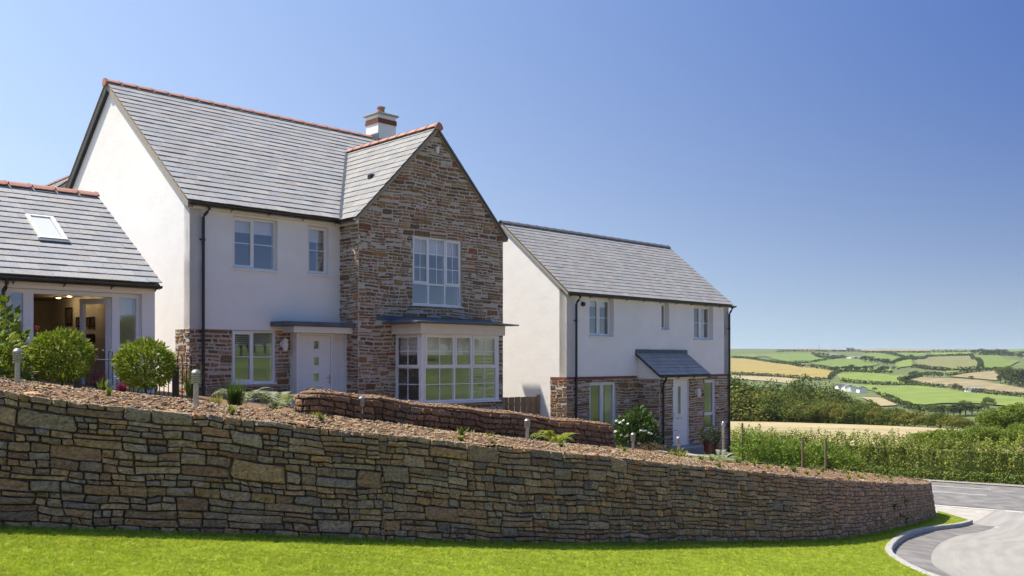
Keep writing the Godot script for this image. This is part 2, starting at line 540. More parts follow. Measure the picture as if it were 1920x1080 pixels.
func stone_shape(mb: MB, poly: PackedVector2Array, proud: float, back: float, map: Callable, rg: RandomNumberGenerator) -> void:
	if Geometry2D.is_polygon_clockwise(poly):
		poly = poly.duplicate(); poly.reverse()
	var n := poly.size()
	var ce := Vector2.ZERO
	for q in poly: ce += q
	ce /= n
	var ins := rg.randf_range(0.05, 0.13)
	var tilt := Vector2(rg.randf_range(-0.25, 0.25), rg.randf_range(-0.15, 0.25)) * proud
	var r0 := []
	var r1 := []
	var r2 := []
	var ext := 0.001
	for q in poly: ext = maxf(ext, (q - ce).length())
	for q in poly:
		r0.append(map.call(Vector3(q.x, q.y, -back)))
		var z := proud * rg.randf_range(0.35, 0.7)
		r1.append(map.call(Vector3(q.x, q.y, z)))
		var i := q.lerp(ce, ins)
		r2.append(map.call(Vector3(i.x, i.y, proud * rg.randf_range(0.7, 1.25) + tilt.dot((i - ce) / ext))))
	var top: Vector3 = map.call(Vector3(ce.x, ce.y, proud * rg.randf_range(0.8, 1.4)))
	for k in n:
		var m := (k + 1) % n
		mb.quad(r0[k], r0[m], r1[m], r1[k])
		mb.quad(r1[k], r1[m], r2[m], r2[k])
		mb.tri(r2[k], r2[m], top)

func stone_colour(pal: Array, rg: RandomNumberGenerator) -> Color:
	var a: Array = pal[rg.randi() % pal.size()]
	var b: Array = pal[rg.randi() % pal.size()]
	var t := rg.randf() * 0.4
	var v := rg.randf_range(0.75, 1.25)
	return Color(lerpf(a[0], b[0], t) * v, lerpf(a[1], b[1], t) * v, lerpf(a[2], b[2], t) * v)

func area_of(p: PackedVector2Array) -> float:
	var s := 0.0
	for k in p.size(): s += p[k].cross(p[(k + 1) % p.size()])
	return absf(s) / 2

# jobs: [size, polygon, map, palette, proud, back]; the largest become stones of their own
func lay_stones(parent: Node3D, jobs: Array, sd: int, rest_name: String, most := 300) -> void:
	var rg := RandomNumberGenerator.new()
	rg.seed = sd
	jobs.sort_custom(func(a, b): return a[0] > b[0])
	var rest := MB.new()
	for k in jobs.size():
		var jb: Array = jobs[k]
		var mb: MB = rest
		if k < most: mb = MB.new()
		mb.col = stone_colour(jb[3], rg)
		stone_shape(mb, jb[1], jb[4] * rg.randf_range(0.6, 1.3), jb[5], jb[2], rg)
		if k < most:
			var mid := Vector3.ZERO
			for q in mb.v: mid += q
			mid /= mb.v.size()
			for i in mb.v.size(): mb.v[i] -= mid
			part(parent, "stone", mb, M.stone).position = mid
	if rest.v.size():
		part(parent, rest_name, rest, M.stone).set_meta("kind", "stuff")

# polygons inside `region`, outside `holes` (rectangles)
func clipped(polys: Array, region: PackedVector2Array, holes: Array) -> Array:
	var out := []
	for p in polys:
		var now: Array = Array(Geometry2D.intersect_polygons(p, region), TYPE_NIL, "", null)
		for h in holes:
			var nx := []
			var hp := PackedVector2Array([Vector2(h[0], h[1]), Vector2(h[2], h[1]), Vector2(h[2], h[3]), Vector2(h[0], h[3])])
			for q in now: nx.append_array(Geometry2D.clip_polygons(q, hp))
			now = nx
		for q in now:
			if q.size() >= 3 and area_of(q) > 0.0006: out.append(q)
	return out

func rect(x0: float, y0: float, x1: float, y1: float) -> PackedVector2Array:
	return PackedVector2Array([Vector2(x0, y0), Vector2(x1, y0), Vector2(x1, y1), Vector2(x0, y1)])

# ------------------------------------------------------------------ slates
# frame: x along the eave, y up the slope, z off the roof
func slates(parent: Node3D, frame: Transform3D, region: PackedVector2Array, gauge: float, wide: float, thick: float, tint: Color, jobs: Array, sd: int) -> void:
	var rg := RandomNumberGenerator.new()
	rg.seed = sd
	var lo := region[0]
	var hi := region[0]
	for q in region:
		lo = lo.min(q); hi = hi.max(q)
	var row := 0
	var b := lo.y
	while b < hi.y - 0.01:
		var a := lo.x - (wide * 0.5 if row % 2 else 0.0)
		while a < hi.x:
			var l := gauge + 0.03
			var sq := rect(a + 0.002, b, a + wide - 0.002, minf(b + l, hi.y))
			for q in Geometry2D.intersect_polygons(sq, region):
				if q.size() >= 3 and area_of(q) > 0.002:
					jobs.append([area_of(q), q, frame, b, l, thick, tint, rg.randi(), absf(area_of(q) - area_of(sq)) < 1e-5])
			a += wide
		b += gauge
		row += 1

func slate_shape(mb: MB, q: PackedVector2Array, b: float, l: float, t: float, at: Transform3D, jig: float) -> void:
	if Geometry2D.is_polygon_clockwise(q):
		q = q.duplicate(); q.reverse()
	var top := []
	var bot := []
	for p in q:
		var z := t * (1.0 + jig) * (1.0 - (p.y - b) / l)
		bot.append(at * Vector3(p.x, p.y, z * 0.95))
		top.append(at * Vector3(p.x, p.y, z + t))
	var ix := Geometry2D.triangulate_polygon(q)
	for k in range(0, ix.size(), 3):
		var o := [ix[k], ix[k + 1], ix[k + 2]]
		if (q[o[1]] - q[o[0]]).cross(q[o[2]] - q[o[0]]) < 0: o = [o[0], o[2], o[1]]
		mb.tri(top[o[0]], top[o[1]], top[o[2]])
	for k in q.size():
		var m := (k + 1) % q.size()
		mb.quad(bot[k], bot[m], top[m], top[k])

func lay_slates(parent: Node3D, jobs: Array, rest_name: String, most := 300) -> void:
	jobs.sort_custom(func(a, b): return a[0] > b[0] + 1e-5 or (absf(a[0] - b[0]) <= 1e-5 and a[7] < b[7]))
	var rest := MB.new()
	var shared := {}
	for k in jobs.size():
		var j: Array = jobs[k]
		var v := 0.90 + 0.17 * float(int(j[7]) % 8) / 7.0
		var w := 0.97 + 0.06 * float((int(j[7]) / 8) % 4) / 3.0
		var col := Color(j[6].r * v * w, j[6].g * v, j[6].b * v / w)
		var jig := 0.5 * float((int(j[7]) / 64) % 5) / 4.0
		if k < most:
			var q: PackedVector2Array = j[1]
			var o := q[0]
			for p in q: o = o.min(p)
			var key := [j[2], int(j[7]) % 8, j[3] == 0.0] if j[8] else null
			var m: ArrayMesh
			if key != null and shared.has(key):
				m = shared[key]
			else:
				var mb := MB.new()
				mb.col = col
				var loc := PackedVector2Array()
				for p in q: loc.append(p - o)
				slate_shape(mb, loc, float(j[3]) - o.y, j[4], j[5], Transform3D(), jig)
				m = mb.mesh()
				if key != null: shared[key] = m
			var s := part(parent, "slate", m, M.slate)
			s.transform = j[2] * Transform3D(Basis(), Vector3(o.x, o.y, 0))
		else:
			rest.col = col
			slate_shape(rest, j[1], j[3], j[4], j[5], j[2], jig)
	if rest.v.size():
		part(parent, rest_name, rest, M.slate).set_meta("kind", "stuff")

# a frame on the roof plane from eave point to ridge point (house axes)
func slope(eave: Vector3, along: Vector3, ridge: Vector3) -> Transform3D:
	var x := along.normalized()
	var up := ridge - eave
	up = (up - x * up.dot(x)).normalized()
	return Transform3D(Basis(x, up, x.cross(up)), eave)

# ridge tiles between two points
func ridge_tiles(parent: Node3D, a: Vector3, b: Vector3, ln: float, wing: float, drop: float, m: Material) -> void:
	var n := int(round(a.distance_to(b) / ln))
	var x := (b - a).normalized()
	var side := x.cross(Vector3.UP).normalized()
	for k in n:
		var p := a.lerp(b, float(k) / n)
		var q := a.lerp(b, float(k + 1) / n - 0.004)
		var mb := MB.new()
		var prof := []
		for i in 9:
			var t := -1.0 + 2.0 * i / 8.0
			prof.append([t * wing, -drop * pow(absf(t), 1.35)])
		for i in 8:
			for e in [[0.0, 0.0], [-0.016, 1.0]]:
				var a0: Vector3 = side * prof[i][0] + Vector3.UP * (prof[i][1] + e[0])
				var a1: Vector3 = side * prof[i + 1][0] + Vector3.UP * (prof[i + 1][1] + e[0])
				if e[1] == 0.0: mb.quad(p + a1, q + a1, q + a0, p + a0)
				else: mb.quad(p + a0, q + a0, q + a1, p + a1)
		for s in [-1.0, 1.0]:
			var lip: Vector3 = side * wing * s + Vector3.UP * -drop
			mb.quad(p + lip, q + lip, q + lip - Vector3.UP * 0.016, p + lip - Vector3.UP * 0.016)
		for e in [p, q]:
			for i in 8:
				var a0: Vector3 = side * prof[i][0] + Vector3.UP * prof[i][1]
				var a1: Vector3 = side * prof[i + 1][0] + Vector3.UP * prof[i + 1][1]
				mb.quad(e + a0, e + a1, e + a1 - Vector3.UP * 0.016, e + a0 - Vector3.UP * 0.016)
		var roll := [q - x * 0.05 + Vector3.UP * 0.002, q + Vector3.UP * 0.002]
		for i in 8:
			var a0: Vector3 = side * prof[i][0] * 1.03 + Vector3.UP * (prof[i][1] + 0.012)
			var a1: Vector3 = side * prof[i + 1][0] * 1.03 + Vector3.UP * (prof[i + 1][1] + 0.012)
			mb.quad(roll[0] + a1, roll[1] + a1, roll[1] + a0, roll[0] + a0)
			mb.quad(roll[0] + a0, roll[0] + a0 - Vector3.UP * 0.012, roll[0] + a1 - Vector3.UP * 0.012, roll[0] + a1)
		part(parent, "ridge_tile", mb, m)

# ------------------------------------------------------------------ windows and fittings
# lights: [x0, y0, x1, y1 (fractions), bars across, bars up, opening]; o: depth, sill, blind (fraction), room
func window(house: Node3D, t: Transform3D, x0: float, y0: float, x1: float, y1: float, lights: Array, o := {}) -> MeshInstance3D:
	var set_back: float = o.get("back", 0.10)
	var fr: float = o.get("frame", 0.055)
	var w := x1 - x0
	var h := y1 - y0
	var holes := []
	for l in lights:
		holes.append([x0 + l[0] * w + (fr if l[0] < 0.01 else fr * 0.5), y0 + l[1] * h + (fr if l[1] < 0.01 else fr * 0.5), x0 + l[2] * w - (fr if l[2] > 0.99 else fr * 0.5), y0 + l[3] * h - (fr if l[3] > 0.99 else fr * 0.5)])
	var f := MB.new()
	f.panel(x0 + 0.004, x1 - 0.004, y0 + 0.004, y1 - 0.004, holes, -set_back - 0.07, -set_back, t)
	var win := part(house, "window", f, M.upvc)
	for k in lights.size():
		var l: Array = lights[k]
		var q: Array = holes[k]
		var e := 0.008
		if l[6]:
			var s := MB.new()
			s.panel(q[0] - 0.012, q[2] + 0.012, q[1] - 0.012, q[3] + 0.012, [[q[0] + 0.04, q[1] + 0.04, q[2] - 0.04, q[3] - 0.04]], -set_back - 0.03, -set_back + 0.016, t)
			part(win, "sash", s, M.upvc)
			e = 0.04
		var g := MB.new()
		var zz := -set_back - 0.022
		g.quad(t * Vector3(q[0] + e, q[1] + e, zz), t * Vector3(q[2] - e, q[1] + e, zz), t * Vector3(q[2] - e, q[3] - e, zz), t * Vector3(q[0] + e, q[3] - e, zz))
		part(win, "pane", g, M.glass)
		for i in l[4]:
			var bx: float = lerpf(q[0] + e, q[2] - e, (i + 1.0) / (l[4] + 1.0))
			var bm := MB.new()
			bm.box(Vector3(bx - 0.011, q[1] + e - 0.004, zz + 0.002), Vector3(bx + 0.011, q[3] - e + 0.004, zz + 0.014), t)
			part(win, "glazing_bar", bm, M.upvc)
		for i in l[5]:
			var by: float = lerpf(q[1] + e, q[3] - e, (i + 1.0) / (l[5] + 1.0))
			var bm := MB.new()
			bm.box(Vector3(q[0] + e - 0.004, by - 0.011, zz + 0.001), Vector3(q[2] - e + 0.004, by + 0.011, zz + 0.012), t)
			part(win, "glazing_bar", bm, M.upvc)
	if o.get("sill", true):
		var s := MB.new()
		s.cbox(Vector3(x0 - 0.03, y0 - 0.035, -set_back - 0.05), Vector3(x1 + 0.03, y0 + 0.006, 0.035), 0.006, t)
		part(win, "sill", s, M.upvc)
	if o.get("blind", 0.0) > 0.0:
		var b := MB.new()
		b.box(Vector3(x0 + 0.02, y1 - 0.02 - h * o.blind, -set_back - 0.16), Vector3(x1 - 0.02, y1 - 0.02, -set_back - 0.15), t)
		part(win, "blind", b, M.blind)
	if o.get("slats", 0.0) > 0.0:
		var n := int(h * o.slats / 0.05)
		for i in n:
			var b := MB.new()
			var yy := y1 - 0.05 - i * 0.05
			b.box(Vector3(x0 + 0.03, -0.018, -0.0015), Vector3(x1 - 0.03, 0.018, 0.0015), t * Transform3D(Basis(Vector3.RIGHT, -0.7), Vector3(0, yy, -set_back - 0.16)))
			part(win, "blind_slat", b, M.blind)
	if o.get("curtain", 0.0) > 0.0:
		for s in o.get("curtain_sides", [0, 1]):
			var cm := MB.new()
			var cw: float = w * o.curtain
			var xa: float = x0 + 0.02 if s == 0 else x1 - 0.02 - cw
			for i in 16:
				var ua: float = xa + cw * i / 16.0
				var ub: float = xa + cw * (i + 1) / 16.0
				var za := -set_back - 0.2 + 0.03 * sin(i * 1.6)
				var zb := -set_back - 0.2 + 0.03 * sin((i + 1) * 1.6)
				cm.quad(t * Vector3(ua, y0 - 0.02, za), t * Vector3(ub, y0 - 0.02, zb), t * Vector3(ub, y1, zb), t * Vector3(ua, y1, za))
			part(win, "curtain", cm, M.curtain)
	return win

func gutter(house: Node3D, a: Vector3, b: Vector3, front: Vector3) -> void:
	var x := (b - a).normalized()
	var r := 0.056
	var mb := MB.new()
	var poly := PackedVector2Array()
	for k in 9:
		var an := PI + PI * k / 8.0
		poly.append(Vector2(cos(an) * r, sin(an) * r))
	for k in 9:
		var an := TAU - PI * k / 8.0
		poly.append(Vector2(cos(an) * (r - 0.008), sin(an) * (r - 0.008)))
	mb.prism(poly, 0.0, a.distance_to(b), Transform3D(Basis(front, Vector3.UP, x) if front.cross(Vector3.UP).dot(x) > 0 else Basis(-front, Vector3.UP, x), a))
	var g := part(house, "gutter", mb, M.black_plastic)
	var n := int(a.distance_to(b) / 0.85)
	for k in n + 1:
		var p := a + x * (0.1 + k * (a.distance_to(b) - 0.2) / maxi(n, 1))
		var m := MB.new()
		m.tube([p - front * 0.075 - Vector3.UP * 0.105, p - front * 0.03 - Vector3.UP * 0.07, p + front * 0.03 - Vector3.UP * 0.062], 0.011, 0.011, 6)
		part(g, "bracket", m, M.black_plastic)

func downpipe(house: Node3D, top: Vector3, wall: Vector3, bottom: float) -> void:
	var mb := MB.new()
	var k := wall.y - 0.26
	mb.tube([top, top - Vector3.UP * 0.1, Vector3(top.x, 0, top.z).lerp(Vector3(wall.x, 0, wall.z), 0.3) + Vector3.UP * (top.y - 0.16), Vector3(top.x, 0, top.z).lerp(Vector3(wall.x, 0, wall.z), 0.8) + Vector3.UP * (k + 0.06), Vector3(wall.x, k, wall.z), Vector3(wall.x, bottom, wall.z)], 0.036, 0.036, 12)
	var d := part(house, "downpipe", mb, M.black_plastic)
	for f in [0.1, 0.5, 0.9]:
		var y := lerpf(k, bottom, f)
		var m := MB.new()
		m.lathe([[0.037, 0.0], [0.046, 0.0], [0.046, 0.05], [0.037, 0.05]], 12, Transform3D(Basis(), Vector3(wall.x, y, wall.z)))
		m.box(Vector3(wall.x - 0.07, y + 0.012, wall.z - 0.06), Vector3(wall.x + 0.07, y + 0.038, wall.z - 0.03))
		part(d, "clip", m, M.black_plastic)

func wall_lantern(label: String, at: Vector3, turn: float) -> void:
	var l := thing("wall_lantern", label, "lantern", at, turn)
	var b := MB.new()
	b.lathe([[0.0, 0.0], [0.075, 0.0], [0.09, 0.012], [0.075, 0.03], [0.0, 0.035]], 16, Transform3D(Basis(Vector3.RIGHT, PI / 2), Vector3.ZERO))
	part(l, "back_plate", b, M.paint_white)
	var a := MB.new()
	a.tube([Vector3(0, 0.03, 0.02), Vector3(0, 0.1, 0.07), Vector3(0, 0.13, 0.12)], 0.012, 0.012, 8)
	part(l, "arm", a, M.paint_white)
	var g := MB.new()
	g.lathe([[0.0, -0.17], [0.045, -0.16], [0.068, -0.05], [0.06, 0.07], [0.03, 0.1], [0.0, 0.1]], 12, Transform3D(Basis(), Vector3(0, 0, 0.12)))
	part(l, "glass_body", g, M.lamp_glass)
	for k in 6:
		var m := MB.new()
		var d := Vector3(cos(TAU * k / 6), 0, sin(TAU * k / 6))
		m.tube([d * 0.047 + Vector3(0, -0.165, 0.12), d * 0.072 + Vector3(0, -0.05, 0.12), d * 0.064 + Vector3(0, 0.075, 0.12)], 0.008, 0.008, 6)
		part(l, "rib", m, M.paint_white)
	var c := MB.new()
	c.lathe([[0.0, 0.15], [0.03, 0.14], [0.085, 0.09], [0.085, 0.075], [0.0, 0.075]], 14, Transform3D(Basis(), Vector3(0, 0, 0.12)))
	c.lathe([[0.0, -0.2], [0.02, -0.19], [0.05, -0.165], [0.0, -0.16]], 12, Transform3D(Basis(), Vector3(0, 0, 0.12)))
	part(l, "cap", c, M.paint_white)

# ------------------------------------------------------------------ houses
func id3() -> Transform3D:
	return Transform3D()

# map from wall polygons (along, up, out) to house axes
func front_map(z: float) -> Callable:
	return func(q: Vector3) -> Vector3: return Vector3(q.x, q.y, z + q.z)

# a wall that faces -x; "along" runs from the back (0) to the front (len)
func side_map(x: float, z0: float) -> Callable:
	return func(q: Vector3) -> Vector3: return Vector3(x - q.z, q.y, z0 + q.x)

func house_stones(polys: Array, region: PackedVector2Array, holes: Array, map: Callable, jobs: Array, proud := 0.02) -> void:
	for q in clipped(polys, region, holes):
		jobs.append([area_of(q), q, map, STONE_COLOURS, proud, 0.03])

func box_part(parent: Node3D, called: String, lo: Vector3, hi: Vector3, m: Material, bevel := 0.0) -> MeshInstance3D:
	var b := MB.new()
	if bevel > 0.0: b.cbox(lo, hi, bevel)
	else: b.box(lo, hi)
	return part(parent, called, b, m)

func chevron(eave_y: float, ez: float, ridge_y: float, rz: float, bz: float, t: float) -> PackedVector2Array:
	# (z, y) outline of a roof slab: front eave, ridge, back eave
	return PackedVector2Array([Vector2(-ez, eave_y), Vector2(-rz, ridge_y), Vector2(-bz, eave_y), Vector2(-bz, eave_y - t), Vector2(-rz, ridge_y - t * 1.25), Vector2(-ez, eave_y - t)])

func along_x(x0: float) -> Transform3D:
	# polygon x -> -z, polygon y -> y, extrusion -> x
	return Transform3D(Basis(Vector3(0, 0, -1), Vector3(0, 1, 0), Vector3(1, 0, 0)), Vector3(x0, 0, 0))

func letterbox_door(house: Node3D, x0: float, x1: float, y1: float, z: float, panes: Array, slot: Array, knob: Array) -> void:
	var d := MB.new()
	var holes := []
	for p in panes: holes.append(p)
	d.panel(x0 + 0.055, x1 - 0.055, 0.03, y1 - 0.055, holes, z - 0.045, z)
	var door := part(house, "door", d, M.paint_white)
	var f := MB.new()
	f.panel(x0, x1, 0.0, y1, [[x0 + 0.05, -0.01, x1 - 0.05, y1 - 0.05]], z - 0.06, z + 0.025)
	part(door, "door_frame", f, M.upvc)
	for p in panes:
		var g := MB.new()
		g.quad(Vector3(p[0], p[1], z - 0.02), Vector3(p[2], p[1], z - 0.02), Vector3(p[2], p[3], z - 0.02), Vector3(p[0], p[3], z - 0.02))
		part(door, "pane", g, M.glass)
		var r := MB.new()
		r.panel(p[0] - 0.02, p[2] + 0.02, p[1] - 0.02, p[3] + 0.02, [p], z - 0.001, z + 0.008)
		part(door, "pane_trim", r, M.upvc)
	box_part(door, "letterbox", Vector3(slot[0], slot[1], z), Vector3(slot[2], slot[3], z + 0.012), M.steel, 0.004)
	box_part(door, "letter_flap", Vector3(slot[0] + 0.03, slot[1] + 0.018, z + 0.012), Vector3(slot[2] - 0.03, slot[3] - 0.018, z + 0.018), M.paint_white, 0.002)
	var h := MB.new()
	h.cbox(Vector3(knob[0] - 0.018, knob[1] - 0.12, z), Vector3(knob[0] + 0.018, knob[1] + 0.12, z + 0.012), 0.004)
	h.tube([Vector3(knob[0], knob[1] + 0.04, z + 0.01), Vector3(knob[0], knob[1] + 0.04, z + 0.05), Vector3(knob[0] - 0.12, knob[1] + 0.04, z + 0.055)], 0.011, 0.009, 8)
	part(door, "handle", h, M.steel)
	box_part(door, "threshold", Vector3(x0, -0.02, z - 0.06), Vector3(x1, 0.028, z + 0.06), M.steel, 0.005)

func make_house_one() -> void:
	var at := P(-7.53, -1.44, 20.8)
	var H := thing("gabled_house", "large white rendered house with projecting brown stone gable, bay window and red ridge tiles", "house", at, TURN)
	var up1 := [1.08, 3.67, 2.29, 4.94]
	var up2 := [3.155, 3.67, 3.80, 4.93]
	var gw := [1.05, 0.868, 2.23, 2.165]
	var dr := [2.70, 0.0, 4.10, 2.12]
	# rendered shell
	var w := MB.new()
	w.panel(0.0, 4.15, 2.175, 5.26, [up1, up2], -0.3, 0.0)
	w.panel(0.0, 4.15, -1.2, 2.174, [gw, dr], -0.3, -0.022)
	part(H, "front_wall", w, M.render)
	var gb := MB.new()
	var gp := PackedVector2Array([Vector2(0.30, -1.2), Vector2(9.74, -1.2), Vector2(9.74, 5.25), Vector2(4.87, 8.93), Vector2(0.0, 5.25), Vector2(0.0, 2.175), Vector2(0.30, 2.175)])
	gb.prism(gp, 0.0, 0.3, along_x(0.0))
	part(H, "gable_wall", gb, M.render)
	var g2 := MB.new()
	g2.prism(PackedVector2Array([Vector2(0.0, -1.2), Vector2(9.44, -1.2), Vector2(9.44, 5.25), Vector2(4.87, 8.7), Vector2(0.3, 5.25)]), 0.0, 0.3, along_x(9.06))
	part(H, "gable_wall", g2, M.render)
	box_part(H, "rear_wall", Vector3(0.3, -1.2, -9.74), Vector3(9.36, 5.24, -9.44), M.render)
	var fl := MB.new()
	fl.box(Vector3(0.3, -0.25, -9.44), Vector3(9.06, 0.0, -0.3))
	fl.box(Vector3(0.3, 2.45, -9.44), Vector3(9.06, 2.7, -0.3))
	part(H, "floor_slab", fl, M.floor_inside)
	var pt := MB.new()
	pt.box(Vector3(0.3, 0.0, -4.2), Vector3(9.06, 2.45, -4.1))
	pt.box(Vector3(0.3, 2.7, -4.0), Vector3(9.06, 5.1, -3.9))
	pt.box(Vector3(4.3, 0.0, -4.1), Vector3(4.4, 2.45, -0.3))
	pt.box(Vector3(4.3, 2.7, -3.9), Vector3(4.4, 5.1, -0.3))
	part(H, "partition_wall", pt, M.wall_inside)
	box_part(H, "ceiling", Vector3(0.3, 5.1, -9.44), Vector3(9.06, 5.18, -0.3), M.wall_inside)
	# stone facing of the lower front and its return
	var jobs := []
	var mo := MB.new()
	mo.panel(0.0, 2.64, -1.2, 2.174, [gw], -0.02, 0.0)
	mo.panel(-0.002, 0.764, -1.2, 2.172, [], -0.02, 0.004, Transform3D(Basis(Vector3(0, 0, 1), Vector3(0, 1, 0), Vector3(-1, 0, 0)), Vector3(0, 0, -0.764)))
	var hw := 4.87
	# wing walls: front with openings, side, gable triangle
	var wz := 0.83
	var ww := [5.92, 2.96, 7.72, 4.865]
	var bo := [5.46, 0.34, 7.98, 2.10]
	var wing := MB.new()
	wing.panel(4.15, 9.36, -1.2, 5.25, [ww, bo], wz - 0.3, wz)
	wing.prism(PackedVector2Array([Vector2(4.15, 5.25), Vector2(9.36, 5.25), Vector2(6.755, 7.93)]), wz - 0.3, wz)
	wing.box(Vector3(4.15, -1.2, -0.3), Vector3(4.45, 5.25, wz - 0.3))
	wing.box(Vector3(9.06, -1.2, -0.3), Vector3(9.36, 5.25, wz - 0.3))
	wing.panel(0.0, 1.14, -1.2, 0.31, [], -0.1, 0.0, Transform3D(Basis(Vector3(0, 0, 1), Vector3(0, 1, 0), Vector3(-1, 0, 0)), Vector3(5.40, 0, 0.83)))
	wing.panel(5.40, 8.04, -1.2, 0.31, [], 1.81, 1.91)
	wing.box(Vector3(7.94, -1.2, 0.83), Vector3(8.04, 0.31, 1.81))
	var facing := part(H, "stone_facing", mo, M.mortar)
	part(H, "wing_wall", wing, M.mortar)
	var polys := rubble(9.6, 9.4, 0.09, 0.22, 1.6, 3.6, 0.032, 0.85, 11)
	var lower := []
	for q in polys:
		var z := PackedVector2Array()
		for e in q: z.append(e + Vector2(0, -1.2))
		lower.append(z)
	house_stones(lower, rect(0.0, -0.9, 2.63, 2.16), [gw], front_map(0.0), jobs)
	house_stones(lower, PackedVector2Array([Vector2(4.17, -0.9), Vector2(9.34, -0.9), Vector2(9.34, 5.25), Vector2(6.755, 7.9), Vector2(4.17, 5.25)]), [ww, [5.34, -0.9, 8.1, 2.42], [4.7, 2.36, 8.9, 2.62]], front_map(wz), jobs)
	var side_polys := rubble(1.2, 6.6, 0.09, 0.22, 1.2, 2.4, 0.032, 0.8, 12)
	var sp := []
	for q in side_polys:
		var z := PackedVector2Array()
		for e in q: z.append(e + Vector2(0, -1.2))
		sp.append(z)
	house_stones(sp, rect(0.02, -0.9, 0.76, 2.165), [], side_map(-0.002, -0.764), jobs)
	house_stones(sp, rect(0.0, -0.9, 0.825, 5.1), [], side_map(4.15, 0.0), jobs)
	house_stones(sp, rect(0.0, -0.9, 1.08, 0.30), [], side_map(5.40, 0.83), jobs)
	house_stones(lower, rect(5.42, -0.9, 8.03, 0.30), [], front_map(1.91), jobs)
	lay_stones(facing, jobs, 21, "small_stones")
	# windows
	var t := id3()
	window(H, t, up1[0], up1[1], up1[2], up1[3], [[0, 0, 0.48, 1, 0, 1, true], [0.48, 0, 1, 1, 0, 1, false]], {"blind": 0.27})
	window(H, t, up2[0], up2[1], up2[2], up2[3], [[0, 0, 1, 1, 0, 1, true]], {"blind": 0.3, "curtain": 0.3, "curtain_sides": [1]})
	window(H, t, gw[0], gw[1], gw[2], gw[3], [[0, 0, 0.48, 1, 0, 1, true], [0.48, 0, 1, 1, 0, 1, false]], {"back": 0.04, "slats": 0.28})
	var tw := Transform3D(Basis(), Vector3(0, 0, wz))
	window(H, tw, ww[0], ww[1], ww[2], ww[3], [[0, 0, 0.333, 0.31, 0, 0, false], [0.333, 0, 0.667, 0.31, 0, 0, false], [0.667, 0, 1, 0.31, 0, 0, false], [0, 0.31, 0.333, 1, 1, 2, true], [0.333, 0.31, 0.667, 1, 1, 2, false], [0.667, 0.31, 1, 1, 1, 2, true]], {"back": 0.05, "blind": 0.24})
	# bay window: front and left side, post, fascia, lead roof
	var bl := [[0, 0, 0.40, 0.51, 1, 1, false], [0.40, 0, 0.64, 0.51, 0, 1, false], [0.64, 0, 1, 0.51, 1, 1, false], [0, 0.51, 0.40, 1, 1, 1, true], [0.40, 0.51, 0.64, 1, 0, 1, true], [0.64, 0.51, 1, 1, 1, 1, true]]
	window(H, Transform3D(Basis(), Vector3(0, 0, 1.97)), 5.41, 0.325, 8.03, 2.13, bl, {"back": 0.0, "blind": 0.3, "sill": false})
	var bs := Transform3D(Basis(Vector3(0, 0, 1), Vector3(0, 1, 0), Vector3(-1, 0, 0)), Vector3(5.338, 0, 0.83))
	window(H, bs, 0.0, 0.325, 1.07, 2.13, [[0, 0, 1, 0.51, 1, 1, false], [0, 0.51, 1, 1, 1, 1, true]], {"back": 0.0, "blind": 0.3, "sill": false})
	var bsr := Transform3D(Basis(Vector3(0, 0, -1), Vector3(0, 1, 0), Vector3(1, 0, 0)), Vector3(8.10, 0, 1.90))
	window(H, bsr, 0.0, 0.325, 1.07, 2.13, [[0, 0, 1, 0.51, 1, 1, false], [0, 0.51, 1, 1, 1, 1, true]], {"back": 0.0, "sill": false})
	for x in [5.335, 8.032]:
		box_part(H, "corner_post", Vector3(x, 0.325, 1.902), Vector3(x + 0.073, 2.13, 1.972), M.upvc, 0.006)
	var sl := MB.new()
	sl.cbox(Vector3(5.29, 0.275, 0.84), Vector3(8.14, 0.322, 2.03), 0.008)
	part(H, "bay_sill", sl, M.upvc)
	box_part(H, "bay_fascia", Vector3(5.20, 2.125, 0.835), Vector3(8.23, 2.395, 2.10), M.fascia, 0.006)
	var br := MB.new()
	var e0 := [Vector3(4.90, 2.40, 0.835), Vector3(4.90, 2.40, 2.36), Vector3(8.52, 2.40, 2.36), Vector3(8.52, 2.40, 0.835)]
	var e1 := [Vector3(4.90, 2.432, 0.835), Vector3(4.90, 2.432, 2.36), Vector3(8.52, 2.432, 2.36), Vector3(8.52, 2.432, 0.835)]
	var ra := Vector3(5.6, 2.60, 0.86)
	var rb := Vector3(7.8, 2.60, 0.86)
	for k in 3: br.quad(e0[k], e0[k + 1], e1[k + 1], e1[k])
	br.quad(e0[3], e0[2], e0[1], e0[0])
	br.quad(e1[1], e1[2], rb, ra)
	br.tri(e1[0], e1[1], ra)
	br.tri(e1[2], e1[3], rb)
	var bay_roof := part(H, "bay_roof", br, M.lead)
	for k in 6:
		var x0 := 4.72 + k * 0.69
		var fm := MB.new()
		fm.cbox(Vector3(x0, 2.50, wz + 0.002), Vector3(x0 + 0.70, 2.625 - 0.004 * (k % 2), wz + 0.03 + 0.004 * (k % 2)), 0.004)
		part(bay_roof, "lead_flashing", fm, M.lead)
	# porch: white surround, door, flat canopy
	var pc := MB.new()
	pc.box(Vector3(2.64, -0.2, 0.0), Vector3(2.70, 2.12, 0.33))
	pc.box(Vector3(3.735, -0.2, 0.15), Vector3(4.149, 2.12, 0.21))
	pc.box(Vector3(4.08, -0.2, 0.21), Vector3(4.149, 2.12, 0.33))
	part(H, "porch_surround", pc, M.paint_white)
	letterbox_door(H, 2.70, 3.735, 2.12, 0.24, [[3.19, 1.72, 3.33, 1.925], [3.19, 1.305, 3.33, 1.51], [3.19, 0.89, 3.33, 1.10]], [3.10, 0.67, 3.42, 0.745], [3.655, 0.94])
	box_part(H, "canopy_fascia", Vector3(2.40, 2.125, 0.003), Vector3(4.146, 2.283, 0.60), M.paint_white, 0.005)
